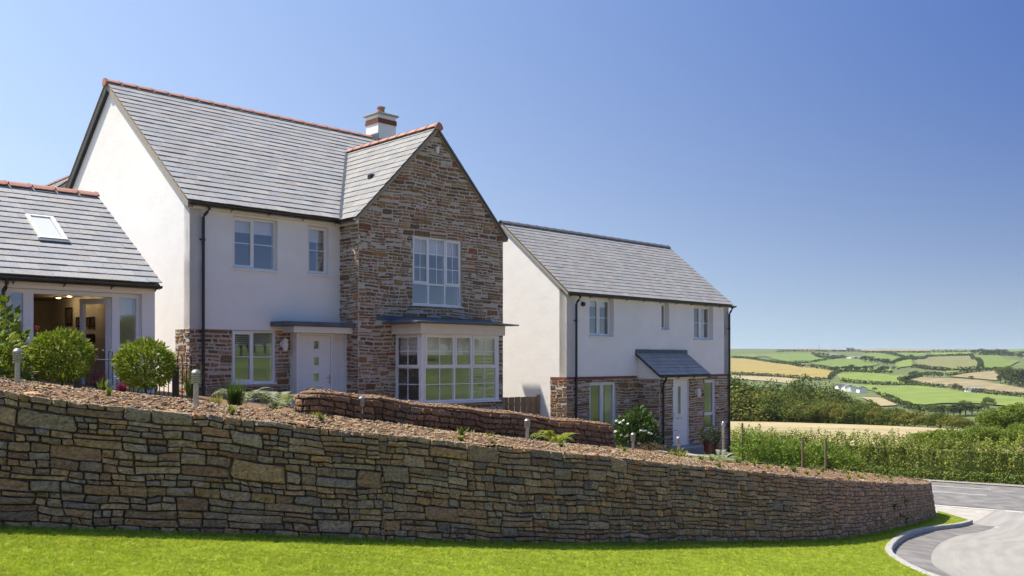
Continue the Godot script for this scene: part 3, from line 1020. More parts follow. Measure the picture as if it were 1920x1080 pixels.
	box_part(H, "canopy_roof", Vector3(2.08, 2.286, 0.004), Vector3(4.147, 2.40, 0.72), M.lead, 0.012)
	box_part(H, "porch_step", Vector3(2.45, -0.45, 0.0), Vector3(4.148, -0.03, 0.95), M.paving, 0.01)
	# roofs
	var sh := MB.new()
	sh.prism(chevron(5.155 - 0.03, 0.13, 8.97, -4.87, -9.89, 0.09), 0.0, 9.52, along_x(-0.10))
	var roof := part(H, "roof", sh, M.verge_mortar)
	# boards under the verge and eaves
	var fr := slope(Vector3(0, 5.145, 0.16), Vector3(1, 0, 0), Vector3(0, 9.0, -4.87))
	var ln := Vector2(5.03, 3.855).length()
	var sj := []
	slates(roof, fr, PackedVector2Array([Vector2(-0.12, 0), Vector2(4.03, 0), Vector2(6.755, 4.62), Vector2(9.44, 0), Vector2(9.46, 0), Vector2(9.46, ln), Vector2(-0.12, ln)]), 0.268, 0.33, 0.017, Color(0.385, 0.378, 0.372), sj, 31)
	var wr := MB.new()
	wr.prism(PackedVector2Array([Vector2(4.02, 5.10), Vector2(6.755, 7.93), Vector2(9.49, 5.10), Vector2(9.49, 5.0), Vector2(6.755, 7.80), Vector2(4.02, 5.0)]), -3.55, wz + 0.07)
	var wroof := part(H, "roof", wr, M.verge_mortar)
	var wf := slope(Vector3(4.02, 5.12, -3.62), Vector3(0, 0, 1), Vector3(6.755, 7.965, -3.62))
	var wl := Vector2(2.735, 2.845).length()
	slates(wroof, wf, PackedVector2Array([Vector2(3.52, 0), Vector2(3.62 + wz + 0.09, 0), Vector2(3.62 + wz + 0.09, wl), Vector2(0.12, wl)]), 0.268, 0.33, 0.014, Color(0.32, 0.312, 0.30), sj, 32)
	lay_slates(roof, sj, "slate_field")
	var back := MB.new()
	back.col = Color(0.385, 0.378, 0.372)
	back.quad(Vector3(9.46, 5.10, -9.95), Vector3(-0.14, 5.10, -9.95), Vector3(-0.14, 9.0, -4.87), Vector3(9.46, 9.0, -4.87))
	back.quad(Vector3(9.52, 5.09, wz + 0.09), Vector3(9.52, 5.09, 0.1), Vector3(6.755, 7.96, -3.5), Vector3(6.755, 7.96, wz + 0.09))
	part(roof, "rear_slope", back, M.slate)
	var vl := MB.new()
	vl.quad(Vector3(3.96, 5.20, 0.22), Vector3(4.10, 5.20, 0.22), Vector3(6.79, 8.0, -3.48), Vector3(6.65, 8.0, -3.48))
	part(roof, "valley_lead", vl, M.lead)
	ridge_tiles(roof, Vector3(-0.16, 9.085, -4.87), Vector3(8.62, 9.085, -4.87), 0.45, 0.13, 0.095, M.terracotta)
	ridge_tiles(wroof, Vector3(6.755, 8.07, -3.5), Vector3(6.755, 8.07, wz + 0.15), 0.45, 0.125, 0.105, M.terracotta)
	for p in [[Vector3(-0.145, 0, -4.87), 9.09, Vector3(0, 0, 1), 0.0], [Vector3(6.755, 0, wz + 0.13), 8.06, Vector3(1, 0, 0), 0.0]]:
		var em := MB.new()
		var tt := Transform3D(Basis(p[2], Vector3.UP, (p[2] as Vector3).cross(Vector3.UP)), p[0])
		em.prism(PackedVector2Array([Vector2(-0.14, p[1] - 0.13), Vector2(-0.10, p[1] - 0.20), Vector2(0.10, p[1] - 0.20), Vector2(0.14, p[1] - 0.13), Vector2(0.07, p[1] - 0.02), Vector2(0, p[1]), Vector2(-0.07, p[1] - 0.02)]), -0.03, 0.03, tt)
		part(roof, "ridge_end_cap", em, M.terracotta)
	# slate vent and gable fittings
	box_part(roof, "roof_vent", Vector3(5.25, 6.46, -0.35), Vector3(5.42, 6.60, -0.15), M.black_plastic, 0.03)
	box_part(H, "security_lamp", Vector3(6.72, 7.22, wz + 0.02), Vector3(6.80, 7.40, wz + 0.10), M.paint_white, 0.01)
	# eaves
	box_part(H, "eaves_board", Vector3(0.0, 4.99, 0.002), Vector3(4.10, 5.125, 0.10), M.fascia, 0.004)
	var wfb := MB.new()
	wfb.cbox(Vector3(4.06, 4.98, 0.02), Vector3(4.146, 5.115, wz + 0.02), 0.004)
	part(H, "eaves_board", wfb, M.paint_white)
	gutter(H, Vector3(-0.08, 5.11, 0.175), Vector3(4.02, 5.11, 0.175), Vector3(0, 0, 1))
	gutter(H, Vector3(3.975, 5.10, 0.12), Vector3(3.975, 5.10, wz + 0.06), Vector3(-1, 0, 0))
	downpipe(H, Vector3(0.40, 5.09, 0.175), Vector3(0.30, 5.05, 0.075), -0.6)
	# verge boards on the gables
	for g in [[Vector3(-0.05, 5.03, 0.12), Vector3(-0.05, 8.86, -4.87)], [Vector3(-0.05, 5.03, -9.86), Vector3(-0.05, 8.86, -4.87)]]:
		var vm := MB.new()
		var d: Vector3 = (g[1] - g[0])
		var yv := d.cross(Vector3(1, 0, 0)).normalized()
		if yv.y < 0: yv = -yv
		vm.box(Vector3(-0.048, -0.05, 0), Vector3(0.048, 0.03, d.length()), Transform3D(Basis(Vector3(1, 0, 0), yv, d.normalized()), g[0]))
		part(roof, "verge_board", vm, M.black_plastic if g[0].z < -5 else M.verge_mortar)
	for s in [-1.0, 1.0]:
		var vm := MB.new()
		var a := Vector3(6.755 + s * 2.72, 5.03, wz + 0.04)
		var d := Vector3(6.755, 7.83, wz + 0.04) - a
		var yv := d.cross(Vector3(0, 0, 1)).normalized()
		if yv.y < 0: yv = -yv
		vm.box(Vector3(-0.038, 0.0, 0), Vector3(0.038, 0.045, d.length()), Transform3D(Basis(Vector3(0, 0, 1), yv, d.normalized()), a))
		part(wroof, "verge_board", vm, M.verge_mortar if s < 0 else M.black_plastic)
	# chimney
	var cm := MB.new()
	cm.box(Vector3(8.66, 8.2, -5.22), Vector3(9.40, 9.47, -4.52))
	cm.box(Vector3(8.66, 9.64, -5.22), Vector3(9.40, 9.76, -4.52))
	var ch := part(H, "chimney", cm, M.render)
	for lv in 2:
		for k in 8:
			var y := 9.472 + lv * 0.085
			box_part(ch, "brick", Vector3(8.63 + k * 0.1, y, -4.60), Vector3(8.63 + k * 0.1 + 0.094, y + 0.079, -4.49), M.brick, 0.004)
			box_part(ch, "brick", Vector3(8.63, y, -5.25 + k * 0.093 + (0.03 if lv else 0.0)), Vector3(8.74, y + 0.079, -5.25 + k * 0.093 + 0.087 + (0.03 if lv else 0.0)), M.brick, 0.004) if k < 7 else null
	box_part(ch, "brick_core", Vector3(8.655, 9.47, -5.225), Vector3(9.405, 9.64, -4.515), M.mortar)
	box_part(ch, "chimney_cap", Vector3(8.58, 9.762, -5.30), Vector3(9.48, 9.83, -4.44), M.kerb, 0.012)
	var pot := MB.new()
	pot.lathe([[0.15, 0.0], [0.13, 0.06], [0.12, 0.2], [0.125, 0.24], [0.145, 0.25], [0.145, 0.29], [0.11, 0.29], [0.10, 0.1], [0.0, 0.1]], 20, Transform3D(Basis(), Vector3(9.03, 9.83, -4.87)))
	part(ch, "chimney_pot", pot, M.terracotta)
	var lf := MB.new()
	lf.box(Vector3(8.64, 8.62, -4.518), Vector3(9.42, 8.93, -4.50))
	lf.box(Vector3(8.64, 8.75, -5.24), Vector3(8.658, 9.12, -4.5))
	part(ch, "lead_flashing", lf, M.lead)
	wall_lantern("white ribbed wall lantern beside the porch with three small door panes", H.transform * Vector3(2.42, 1.84, 0.03), TURN)

func make_house_two() -> void:
	var at := P(1.773, -3.10, 28.89)
	var H := thing("lean_to_porch_house", "white rendered house with grey slate roof, low stone band and lean-to slate porch", "house", at, TURN)
	H.scale = Vector3.ONE * 1.07
	var L := 9.04
	var dep := 5.58
	var ws := [[1.06, 3.64, 2.26, 4.85], [4.83, 3.93, 5.27, 4.87], [6.76, 3.62, 8.0, 4.855]]
	var g1 := [1.06, 0.10, 2.36, 2.20]
	var g2 := [7.42, 0.385, 8.17, 2.17]
	var w := MB.new()
	w.panel(0.0, L, 2.38, 5.08, ws, -0.3, 0.0)
	w.panel(0.0, L, -1.5, 2.379, [g1, g2], -0.3, -0.022)
	part(H, "front_wall", w, M.render)
	for x in [0.0, L - 0.3]:
		var gb := MB.new()
		gb.prism(PackedVector2Array([Vector2(0.3, -1.5), Vector2(dep, -1.5), Vector2(dep, 5.08), Vector2(dep / 2, 7.33), Vector2(0.0, 5.08), Vector2(0.0, 2.38), Vector2(0.3, 2.38)]), 0.0, 0.3, along_x(x))
		part(H, "gable_wall", gb, M.render)
	box_part(H, "rear_wall", Vector3(0.3, -1.5, -dep), Vector3(L - 0.3, 5.07, -dep + 0.3), M.render)
	var fl := MB.new()
	fl.box(Vector3(0.3, -0.2, -dep + 0.3), Vector3(L - 0.3, 0.0, -0.3))
	fl.box(Vector3(0.3, 2.45, -dep + 0.3), Vector3(L - 0.3, 2.7, -0.3))
	part(H, "floor_slab", fl, M.floor_inside)
	var pt := MB.new()
	pt.box(Vector3(0.3, 0.0, -3.4), Vector3(L - 0.3, 2.45, -3.3))
	pt.box(Vector3(0.3, 2.7, -3.4), Vector3(L - 0.3, 5.0, -3.3))
	part(H, "partition_wall", pt, M.wall_inside)
	box_part(H, "ceiling", Vector3(0.3, 4.95, -dep + 0.3), Vector3(L - 0.3, 5.0, -0.3), M.wall_inside)
	# stone band, brick course
	var px0 := 3.53
	var px1 := 6.05
	var pz := 0.87
	var mo := MB.new()
	mo.panel(0.0, L, -1.5, 2.30, [g1, g2], -0.02, 0.0)
	mo.panel(0.0, 0.674, -1.5, 2.298, [], -0.02, 0.004, Transform3D(Basis(Vector3(0, 0, 1), Vector3(0, 1, 0), Vector3(-1, 0, 0)), Vector3(0, 0, -0.674)))
	var dh := [4.25, 0.05, 5.21, 2.26]
	mo.panel(px0, px1, -1.5, 2.27, [dh], pz - 0.2, pz)
	mo.box(Vector3(px0, -1.5, 0.002), Vector3(px0 + 0.2, 2.27, pz - 0.2))
	mo.box(Vector3(px1 - 0.2, -1.5, 0.002), Vector3(px1, 2.27, pz - 0.2))
	var facing := part(H, "stone_facing", mo, M.mortar)
	var jobs := []
	var polys := []
	for q in rubble(9.3, 3.9, 0.09, 0.20, 1.4, 3.2, 0.03, 0.8, 51):
		var z := PackedVector2Array()
		for e in q: z.append(e + Vector2(0, -1.5))
		polys.append(z)
	house_stones(polys, rect(0.01, -0.9, px0 - 0.01, 2.29), [g1], front_map(0.0), jobs)
	house_stones(polys, rect(px1 + 0.01, -0.9, L - 0.01, 2.29), [g2], front_map(0.0), jobs)
	house_stones(polys, rect(0.01, -0.9, 0.66, 2.29), [], side_map(-0.002, -0.674), jobs)
	house_stones(polys, rect(0.01, -0.9, 0.86, 2.25), [], side_map(px0, 0.0), jobs)
	house_stones(polys, rect(px0 + 0.01, -0.9, px1 - 0.01, 2.25), [dh], front_map(pz), jobs)
	lay_stones(facing, jobs, 61, "small_stones")
	for k in 84:
		var x := k * 0.1076
		if x > px0 - 0.1 and x < px1 + 0.05: continue
		box_part(facing, "brick", Vector3(x + 0.003, 2.302, -0.02), Vector3(x + 0.1046, 2.376, 0.018), M.brick, 0.004)
	for k in 6:
		box_part(facing, "brick", Vector3(-0.018, 2.302, -0.022 - (k + 1) * 0.1076), Vector3(0.02, 2.376, -0.026 - k * 0.1076), M.brick, 0.004)
	# windows
	var t := id3()
	var two := [[0, 0, 0.5, 1, 0, 1, true], [0.5, 0, 1, 1, 0, 1, true]]
	window(H, t, ws[0][0], ws[0][1], ws[0][2], ws[0][3], two, {"back": 0.17, "blind": 0.2})
	window(H, t, ws[1][0], ws[1][1], ws[1][2], ws[1][3], [[0, 0, 1, 1, 0, 0, true]], {"back": 0.17})
	window(H, t, ws[2][0], ws[2][1], ws[2][2], ws[2][3], two, {"back": 0.17, "curtain": 0.2})
	window(H, t, g1[0], g1[1], g1[2], g1[3], [[0, 0.26, 0.5, 1, 0, 0, true], [0.5, 0.26, 1, 1, 0, 0, true], [0, 0, 0.5, 0.26, 0, 0, false], [0.5, 0, 1, 0.26, 0, 0, false]], {"back": 0.06, "curtain": 0.17})
	window(H, t, g2[0], g2[1], g2[2], g2[3], [[0, 0.3, 1, 1, 0, 0, true], [0, 0, 1, 0.3, 0, 0, false]], {"back": 0.08})
	for q in ws:
		box_part(H, "lintel", Vector3(q[0] - 0.1, q[3] + 0.003, -0.1), Vector3(q[2] + 0.1, q[3] + 0.10, 0.012), M.fascia, 0.004)
	# porch front
	var pt2 := Transform3D(Basis(), Vector3.ZERO)
	letterbox_door(H, dh[0], dh[2], dh[3], pz - 0.06, [[4.62, 1.1, 4.78, 2.02]], [4.55, 0.93, 4.86, 1.0], [4.36, 1.05])
	box_part(H, "porch_step", Vector3(4.0, -0.35, pz), Vector3(5.5, 0.02, pz + 0.5), M.paving, 0.01)
	var ck := MB.new()
	for x in [px0 + 0.001, px1 - 0.2]:
		ck.prism(PackedVector2Array([Vector2(-0.002, 2.28), Vector2(-0.002, 3.03), Vector2(-pz, 2.34), Vector2(-pz, 2.28)]), 0.0, 0.2, along_x(x))
	part(H, "porch_cheek", ck, M.render)
	box_part(H, "porch_fascia", Vector3(px0 - 0.06, 2.275, pz + 0.002), Vector3(px1 + 0.1, 2.395, pz + 0.06), M.paint_white, 0.004)
	var pr := MB.new()
	pr.prism(PackedVector2Array([Vector2(-0.003, 3.12), Vector2(-0.003, 3.06), Vector2(-(pz + 0.12), 2.335), Vector2(-(pz + 0.12), 2.395)]), 0.0, px1 - px0 + 0.38, along_x(px0 - 0.16))
	var proof := part(H, "porch_roof", pr, M.deck)
	var pf := slope(Vector3(px0 - 0.17, 2.40, pz + 0.14), Vector3(1, 0, 0), Vector3(px0 - 0.17, 3.135, 0.0))
	var pj := []
	slates(proof, pf, rect(0.0, 0.0, px1 - px0 + 0.40, 1.16), 0.19, 0.26, 0.011, Color(0.335, 0.33, 0.325), pj, 71)
	lay_slates(proof, pj, "slate_field")
	for k in 4:
		box_part(proof, "lead_flashing", Vector3(px0 - 0.16 + k * 0.73, 3.05, 0.003), Vector3(px0 - 0.16 + k * 0.73 + 0.735, 3.25 - 0.005 * (k % 2), 0.05 + 0.004 * (k % 2)), M.lead, 0.005)
	gutter(H, Vector3(px0 - 0.17, 2.385, pz + 0.17), Vector3(px1 + 0.22, 2.385, pz + 0.17), Vector3(0, 0, 1))
	downpipe(H, Vector3(px0 + 0.12, 2.37, pz + 0.17), Vector3(px0 + 0.10, 2.36, pz + 0.075), -0.5)
	var hr := MB.new()
	hr.tube([Vector3(3.95, -0.3, pz + 0.5), Vector3(3.95, 0.55, pz + 0.45), Vector3(3.95, 0.62, pz + 0.38), Vector3(3.95, 0.62, pz + 0.2)], 0.022, 0.022, 10)
	part(H, "door_rail", hr, M.paint_white)
	# main roof
	var sh := MB.new()
	sh.prism(chevron(4.93, 0.13, 7.345, -dep / 2, -dep - 0.13, 0.09), 0.0, L + 0.16, along_x(-0.08))
	var roof := part(H, "roof", sh, M.verge_mortar)
	var fr := slope(Vector3(0, 4.95, 0.16), Vector3(1, 0, 0), Vector3(0, 7.375, -dep / 2))
	var ln := Vector2(dep / 2 + 0.16, 2.425).length()
	var sj := []
	slates(roof, fr, rect(-0.10, 0.0, L + 0.10, ln), 0.195, 0.27, 0.010, Color(0.335, 0.33, 0.325), sj, 81)
	lay_slates(roof, sj, "slate_field")
	var back := MB.new()
	back.col = Color(0.335, 0.33, 0.325)
	back.quad(Vector3(L + 0.1, 4.95, -dep - 0.16), Vector3(-0.1, 4.95, -dep - 0.16), Vector3(-0.1, 7.375, -dep / 2), Vector3(L + 0.1, 7.375, -dep / 2))
	part(roof, "rear_slope", back, M.slate)
	ridge_tiles(roof, Vector3(-0.12, 7.44, -dep / 2), Vector3(L + 0.12, 7.44, -dep / 2), 0.45, 0.13, 0.10, M.ridge_grey)
	box_part(H, "eaves_board", Vector3(0.0, 4.86, 0.013), Vector3(L, 4.955, 0.10), M.fascia, 0.004)
	gutter(H, Vector3(-0.08, 4.915, 0.175), Vector3(L + 0.2, 4.915, 0.175), Vector3(0, 0, 1))
	downpipe(H, Vector3(0.42, 4.90, 0.175), Vector3(0.36, 4.86, 0.075), -0.6)
	downpipe(H, Vector3(L - 0.03, 4.90, 0.175), Vector3(L - 0.06, 4.86, 0.075), -0.9)
	var alarm := MB.new()
	alarm.lathe([[0.0, 0.0], [0.06, 0.0], [0.075, 0.03], [0.06, 0.09], [0.0, 0.11]], 14, Transform3D(Basis(Vector3.RIGHT, PI / 2), Vector3(0.72, 4.62, 0.0)))
	part(H, "flood_light", alarm, M.black_plastic)
	wall_lantern("white wall lantern on the stone beside the lean-to slate porch door", H.transform * Vector3(5.55, 1.80, pz + 0.03), TURN)

func make_annex() -> void:
	var at := P(-7.016, -0.85, 17.5)
	var H := thing("garden_annex", "single-storey white annex with slate roof, skylight and open glazed doors", "annex", at, TURN)
	var L := -8.5
	var op := [-2.60, 0.0, -0.25, 2.13]
	var w := MB.new()
	w.panel(L, 0.0, -0.8, 2.40, [op], -0.25, 0.0)
	part(H, "front_wall", w, M.render)
	for x in [L, -0.25]:
		var gb := MB.new()
		gb.prism(PackedVector2Array([Vector2(0.252, -0.8), Vector2(6.6, -0.8), Vector2(6.6, 2.38), Vector2(3.3, 4.43), Vector2(0.0, 2.402), Vector2(0.252, 2.402)]), 0.0, 0.25, along_x(x))
		part(H, "gable_wall", gb, M.render)
	box_part(H, "rear_wall", Vector3(L + 0.25, -0.8, -6.6), Vector3(-0.25, 2.38, -6.35), M.render)
	box_part(H, "floor_slab", Vector3(L + 0.25, -0.2, -6.35), Vector3(-0.25, 0.0, -0.25), M.floor_inside)
	box_part(H, "ceiling", Vector3(L + 0.25, 2.25, -6.35), Vector3(-0.25, 2.32, -0.25), M.wall_inside)
	var pt := MB.new()
	pt.panel(L + 0.25, -0.25, 0.0, 2.25, [[-3.2, 0.0, -2.3, 2.0]], -5.6, -5.5)
	part(H, "partition_wall", pt, M.wall_inside)
	# frame of the wide opening
	var f := MB.new()
	f.panel(op[0] + 0.004, op[2] - 0.004, op[1] + 0.004, op[3] - 0.004, [[-2.53, 0.06, -2.33, 2.05], [-2.16, 0.03, -0.78, 2.05], [-0.64, 0.06, -0.32, 2.05]], -0.2, -0.10)
	var fr := part(H, "door_frame", f, M.upvc)
	for q in [[-2.53, -2.33], [-0.64, -0.32]]:
		var g := MB.new()
		g.quad(Vector3(q[0], 0.06, -0.14), Vector3(q[1], 0.06, -0.14), Vector3(q[1], 2.05, -0.14), Vector3(q[0], 2.05, -0.14))
		part(fr, "pane", g, M.glass)
		box_part(fr, "glazing_bar", Vector3(q[0], 1.13, -0.138), Vector3(q[1], 1.155, -0.12), M.upvc)
	box_part(fr, "blind", Vector3(-0.64, 1.72, -0.32), Vector3(-0.32, 2.05, -0.31), M.blind)
	# the open leaf
	var lf := MB.new()
	var lt := Transform3D(Basis(Vector3.UP, deg_to_rad(-62)), Vector3(-0.80, 0.03, -0.16))
	lf.panel(-0.70, 0.0, 0.0, 2.0, [[-0.61, 0.12, -0.09, 1.9]], -0.04, 0.02, lt)
	var leaf := part(H, "open_door", lf, M.upvc)
	var lg := MB.new()
	lg.quad(lt * Vector3(-0.61, 0.12, -0.01), lt * Vector3(-0.09, 0.12, -0.01), lt * Vector3(-0.09, 1.9, -0.01), lt * Vector3(-0.61, 1.9, -0.01))
	part(leaf, "pane", lg, M.glass)
	var hd := MB.new()
	hd.tube([lt * Vector3(-0.65, 0.98, 0.02), lt * Vector3(-0.65, 0.98, 0.06), lt * Vector3(-0.53, 0.98, 0.065)], 0.011, 0.011, 8)
	part(leaf, "handle", hd, M.steel)
	# pictures inside
	var k := 0
	for q in [[-4.27, 1.66, 0.42, 0.38], [-3.58, 1.58, 0.2, 0.22], [-3.30, 1.58, 0.22, 0.22], [-2.92, 1.57, 0.2, 0.21], [-2.68, 1.57, 0.2, 0.21], [-2.92, 1.24, 0.2, 0.17], [-2.68, 1.24, 0.2, 0.17]]:
		var pc := thing("framed_picture", ["large dark framed picture on the annex inner wall", "small dark framed print in the upper row inside the annex", "small dark framed print in the lower row inside the annex"][0 if k == 0 else (1 if k < 5 else 2)], "picture", H.transform * Vector3(-0.262, q[1], q[0]), TURN - PI / 2, "" if k == 0 else ("upper prints in the annex" if k < 5 else "lower prints in the annex"))
		var fm := MB.new()
		fm.panel(0, q[2], 0, q[3], [[0.025, 0.025, q[2] - 0.025, q[3] - 0.025]], 0.0, 0.025)
		part(pc, "frame", fm, M.picture)
		box_part(pc, "print", Vector3(0.02, 0.02, 0.0), Vector3(q[2] - 0.02, q[3] - 0.02, 0.01), M["print"])
		k += 1
	# ceiling lamps, lit
	for q in [[-0.62, -2.3], [-0.62, -2.95], [-0.62, -3.65]]:
		var lm := thing("ceiling_lamp", "small lit round lamp on the annex ceiling", "lamp", H.transform * Vector3(q[0], 2.25, q[1]), TURN, "lit ceiling lamps in the annex")
		var rm := MB.new()
		rm.lathe([[0.075, 0.0], [0.09, -0.02], [0.075, -0.03], [0.06, -0.02]], 16)
		part(lm, "rim", rm, M.steel)
		var bm := MB.new()
		bm.lathe([[0.0, -0.045], [0.04, -0.04], [0.06, -0.02]], 16)
		part(lm, "diffuser", bm, M.lamp_glow)
		var ol := OmniLight3D.new()
		ol.name = "lamp_light"
		ol.light_color = Color(1.0, 0.84, 0.6)
		ol.light_energy = 0.016
		ol.light_size = 0.05
		ol.omni_range = 10.0
		ol.omni_attenuation = 2.0
		ol.shadow_enabled = true
		ol.position = Vector3(0, -0.09, 0)
		lm.add_child(ol, true)
	# roof
	var sh := MB.new()
	sh.prism(chevron(2.32, 0.08, 4.46, -3.3, -6.68, 0.09), 0.0, -L + 0.14, along_x(L - 0.07))
	var roof := part(H, "roof", sh, M.verge_mortar)
	var rf := slope(Vector3(0, 2.335, 0.14), Vector3(1, 0, 0), Vector3(0, 4.50, -3.3))
	var ln := Vector2(3.44, 2.165).length()
	var sj := []
	var sky_a := 1.36
	slates(roof, rf, rect(-4.6, 0.0, 0.08, ln), 0.243, 0.34, 0.017, Color(0.385, 0.378, 0.372), sj, 91)
	lay_slates(roof, sj, "slate_field")
	var back := MB.new()
	back.col = Color(0.385, 0.378, 0.372)
	back.quad(Vector3(0.08, 2.33, -6.74), Vector3(L - 0.08, 2.33, -6.74), Vector3(L - 0.08, 4.50, -3.3), Vector3(0.08, 4.50, -3.3))
	back.quad(Vector3(L - 0.08, 2.345, 0.14), Vector3(-4.6, 2.345, 0.14), Vector3(-4.6, 4.51, -3.3), Vector3(L - 0.08, 4.51, -3.3))
	part(roof, "plain_slope", back, M.slate)
	ridge_tiles(roof, Vector3(-8.6, 4.60, -3.3), Vector3(0.12, 4.60, -3.3), 0.45, 0.14, 0.10, M.terracotta)
	box_part(H, "eaves_board", Vector3(L, 2.20, 0.002), Vector3(0.0, 2.315, 0.075), M.fascia, 0.004)
	gutter(H, Vector3(L, 2.295, 0.15), Vector3(0.07, 2.295, 0.15), Vector3(0, 0, 1))
	downpipe(H, Vector3(-2.66, 2.28, 0.15), Vector3(-2.70, 2.26, 0.07), -0.4)
	# skylight
	var s0 := 1.29 / 3.44 * ln
	var s1 := 2.17 / 3.44 * ln
	var sm := MB.new()
	sm.panel(-1.76, -1.24, s0, s1, [[-1.69, s0 + 0.08, -1.31, s1 - 0.06]], 0.0, 0.075, rf)
	var sk := part(H, "skylight", sm, M.fascia)
	var sg := MB.new()
	sg.quad(rf * Vector3(-1.69, s0 + 0.08, 0.06), rf * Vector3(-1.31, s0 + 0.08, 0.06), rf * Vector3(-1.31, s1 - 0.06, 0.06), rf * Vector3(-1.69, s1 - 0.06, 0.06))
	part(sk, "pane", sg, M.glass)
	var sb := MB.new()
	sb.box(Vector3(-1.67, s0 + 0.1, 0.04), Vector3(-1.33, s1 - 0.08, 0.05), rf)
	part(sk, "blind", sb, M.blind)
	var ap := MB.new()
	ap.box(Vector3(-1.78, s0 - 0.10, 0.035), Vector3(-1.22, s0 + 0.0, 0.06), rf)
	part(sk, "lead_apron", ap, M.lead)

func make_far_roof() -> void:
	# the house whose roof shows between the annex and the tall gable
	var H := thing("neighbour_house", "grey roofed house partly hidden behind the annex and the tall gable", "house", P(-22.98, -0.45, 35.0), TURN - PI / 2)
	var w := MB.new()
	w.prism(PackedVector2Array([Vector2(0, -1), Vector2(6, -1), Vector2(6, 4.6), Vector2(3, 6.85), Vector2(0, 4.6)]), 0.0, 8.0, along_x(0.0))
	part(H, "walls", w, M.render)
	var sh := MB.new()
	sh.prism(chevron(4.55, 0.15, 7.0, -3.0, -6.15, 0.1), 0.0, 8.3, along_x(-0.15))
	var roof := part(H, "roof", sh, M.verge_mortar)
	var fr := slope(Vector3(-0.15, 4.56, 0.17), Vector3(1, 0, 0), Vector3(-0.15, 7.03, -3.0))
	var sj := []
	slates(roof, fr, rect(0.0, 0.0, 8.3, Vector2(3.17, 2.47).length()), 0.3, 0.4, 0.015, Color(0.385, 0.378, 0.372), sj, 95)
	lay_slates(roof, sj, "slate_field", 60)
	ridge_tiles(roof, Vector3(-0.15, 7.12, -3.0), Vector3(8.15, 7.12, -3.0), 0.45, 0.13, 0.1, M.terracotta)

# ------------------------------------------------------------------ retaining wall
const WALL := [[-8.1, 6.1], [-4.83, 8.4], [0.0, 11.8], [2.65, 14.3], [6.64, 18.5], [11.5, 26.0], [15.2, 32.2], [15.9, 33.7], [15.2, 34.9], [12.0, 37.6], [7.0, 41.0]]
const WALL_HIGH := 1.25
const BATTER := 0.17
var wall_pts := PackedVector2Array()
var wall_s := PackedFloat32Array()

func spline(pts: Array, step: float) -> PackedVector2Array:
	var c := Curve2D.new()
	c.bake_interval = step
	for k in pts.size():
		var p := Vector2(pts[k][0], pts[k][1])
		var a := Vector2(pts[maxi(k - 1, 0)][0], pts[maxi(k - 1, 0)][1])
		var b := Vector2(pts[mini(k + 1, pts.size() - 1)][0], pts[mini(k + 1, pts.size() - 1)][1])
		var t := (b - a).normalized()
		c.add_point(p, -t * p.distance_to(a) * 0.33, t * p.distance_to(b) * 0.33)
	return c.get_baked_points()

func make_wall_line() -> void:
	wall_pts = spline(WALL, 0.6)
	var s := 0.0
	for k in wall_pts.size():
		if k: s += wall_pts[k].distance_to(wall_pts[k - 1])
		wall_s.append(s)

func wall_at(s: float) -> Array:
	var k := clampi(wall_s.bsearch(s) - 1, 0, wall_pts.size() - 2)
	var f := (s - wall_s[k]) / (wall_s[k + 1] - wall_s[k])
	var t0 := (wall_pts[mini(k + 1, wall_pts.size() - 1)] - wall_pts[maxi(k - 1, 0)]).normalized()
	var t1 := (wall_pts[mini(k + 2, wall_pts.size() - 1)] - wall_pts[k]).normalized()
	var t := t0.lerp(t1, clampf(f, 0, 1)).normalized()
	return [wall_pts[k].lerp(wall_pts[k + 1], f), Vector2(t.y, -t.x)]

func wall_distance(p: Vector2) -> float:
	var best := 1e9
	var sg := 1.0
	for k in wall_pts.size() - 1:
		var a := wall_pts[k]
		var d := wall_pts[k + 1] - a
		var t := clampf((p - a).dot(d) / d.length_squared(), 0, 1)
		var e := (p - a - d * t)
		var l := e.length_squared()
		if l < best:
			best = l
			sg = 1.0 if d.cross(p - a) > 0 else -1.0
	return sqrt(best) * sg

func wall_map(q: Vector3) -> Vector3:
	var w := wall_at(q.x)
	var o: Vector2 = w[0] + w[1] * (q.z - BATTER * q.y / WALL_HIGH)
	return P(o.x, terrain(w[0].x, w[0].y) + q.y, o.y)

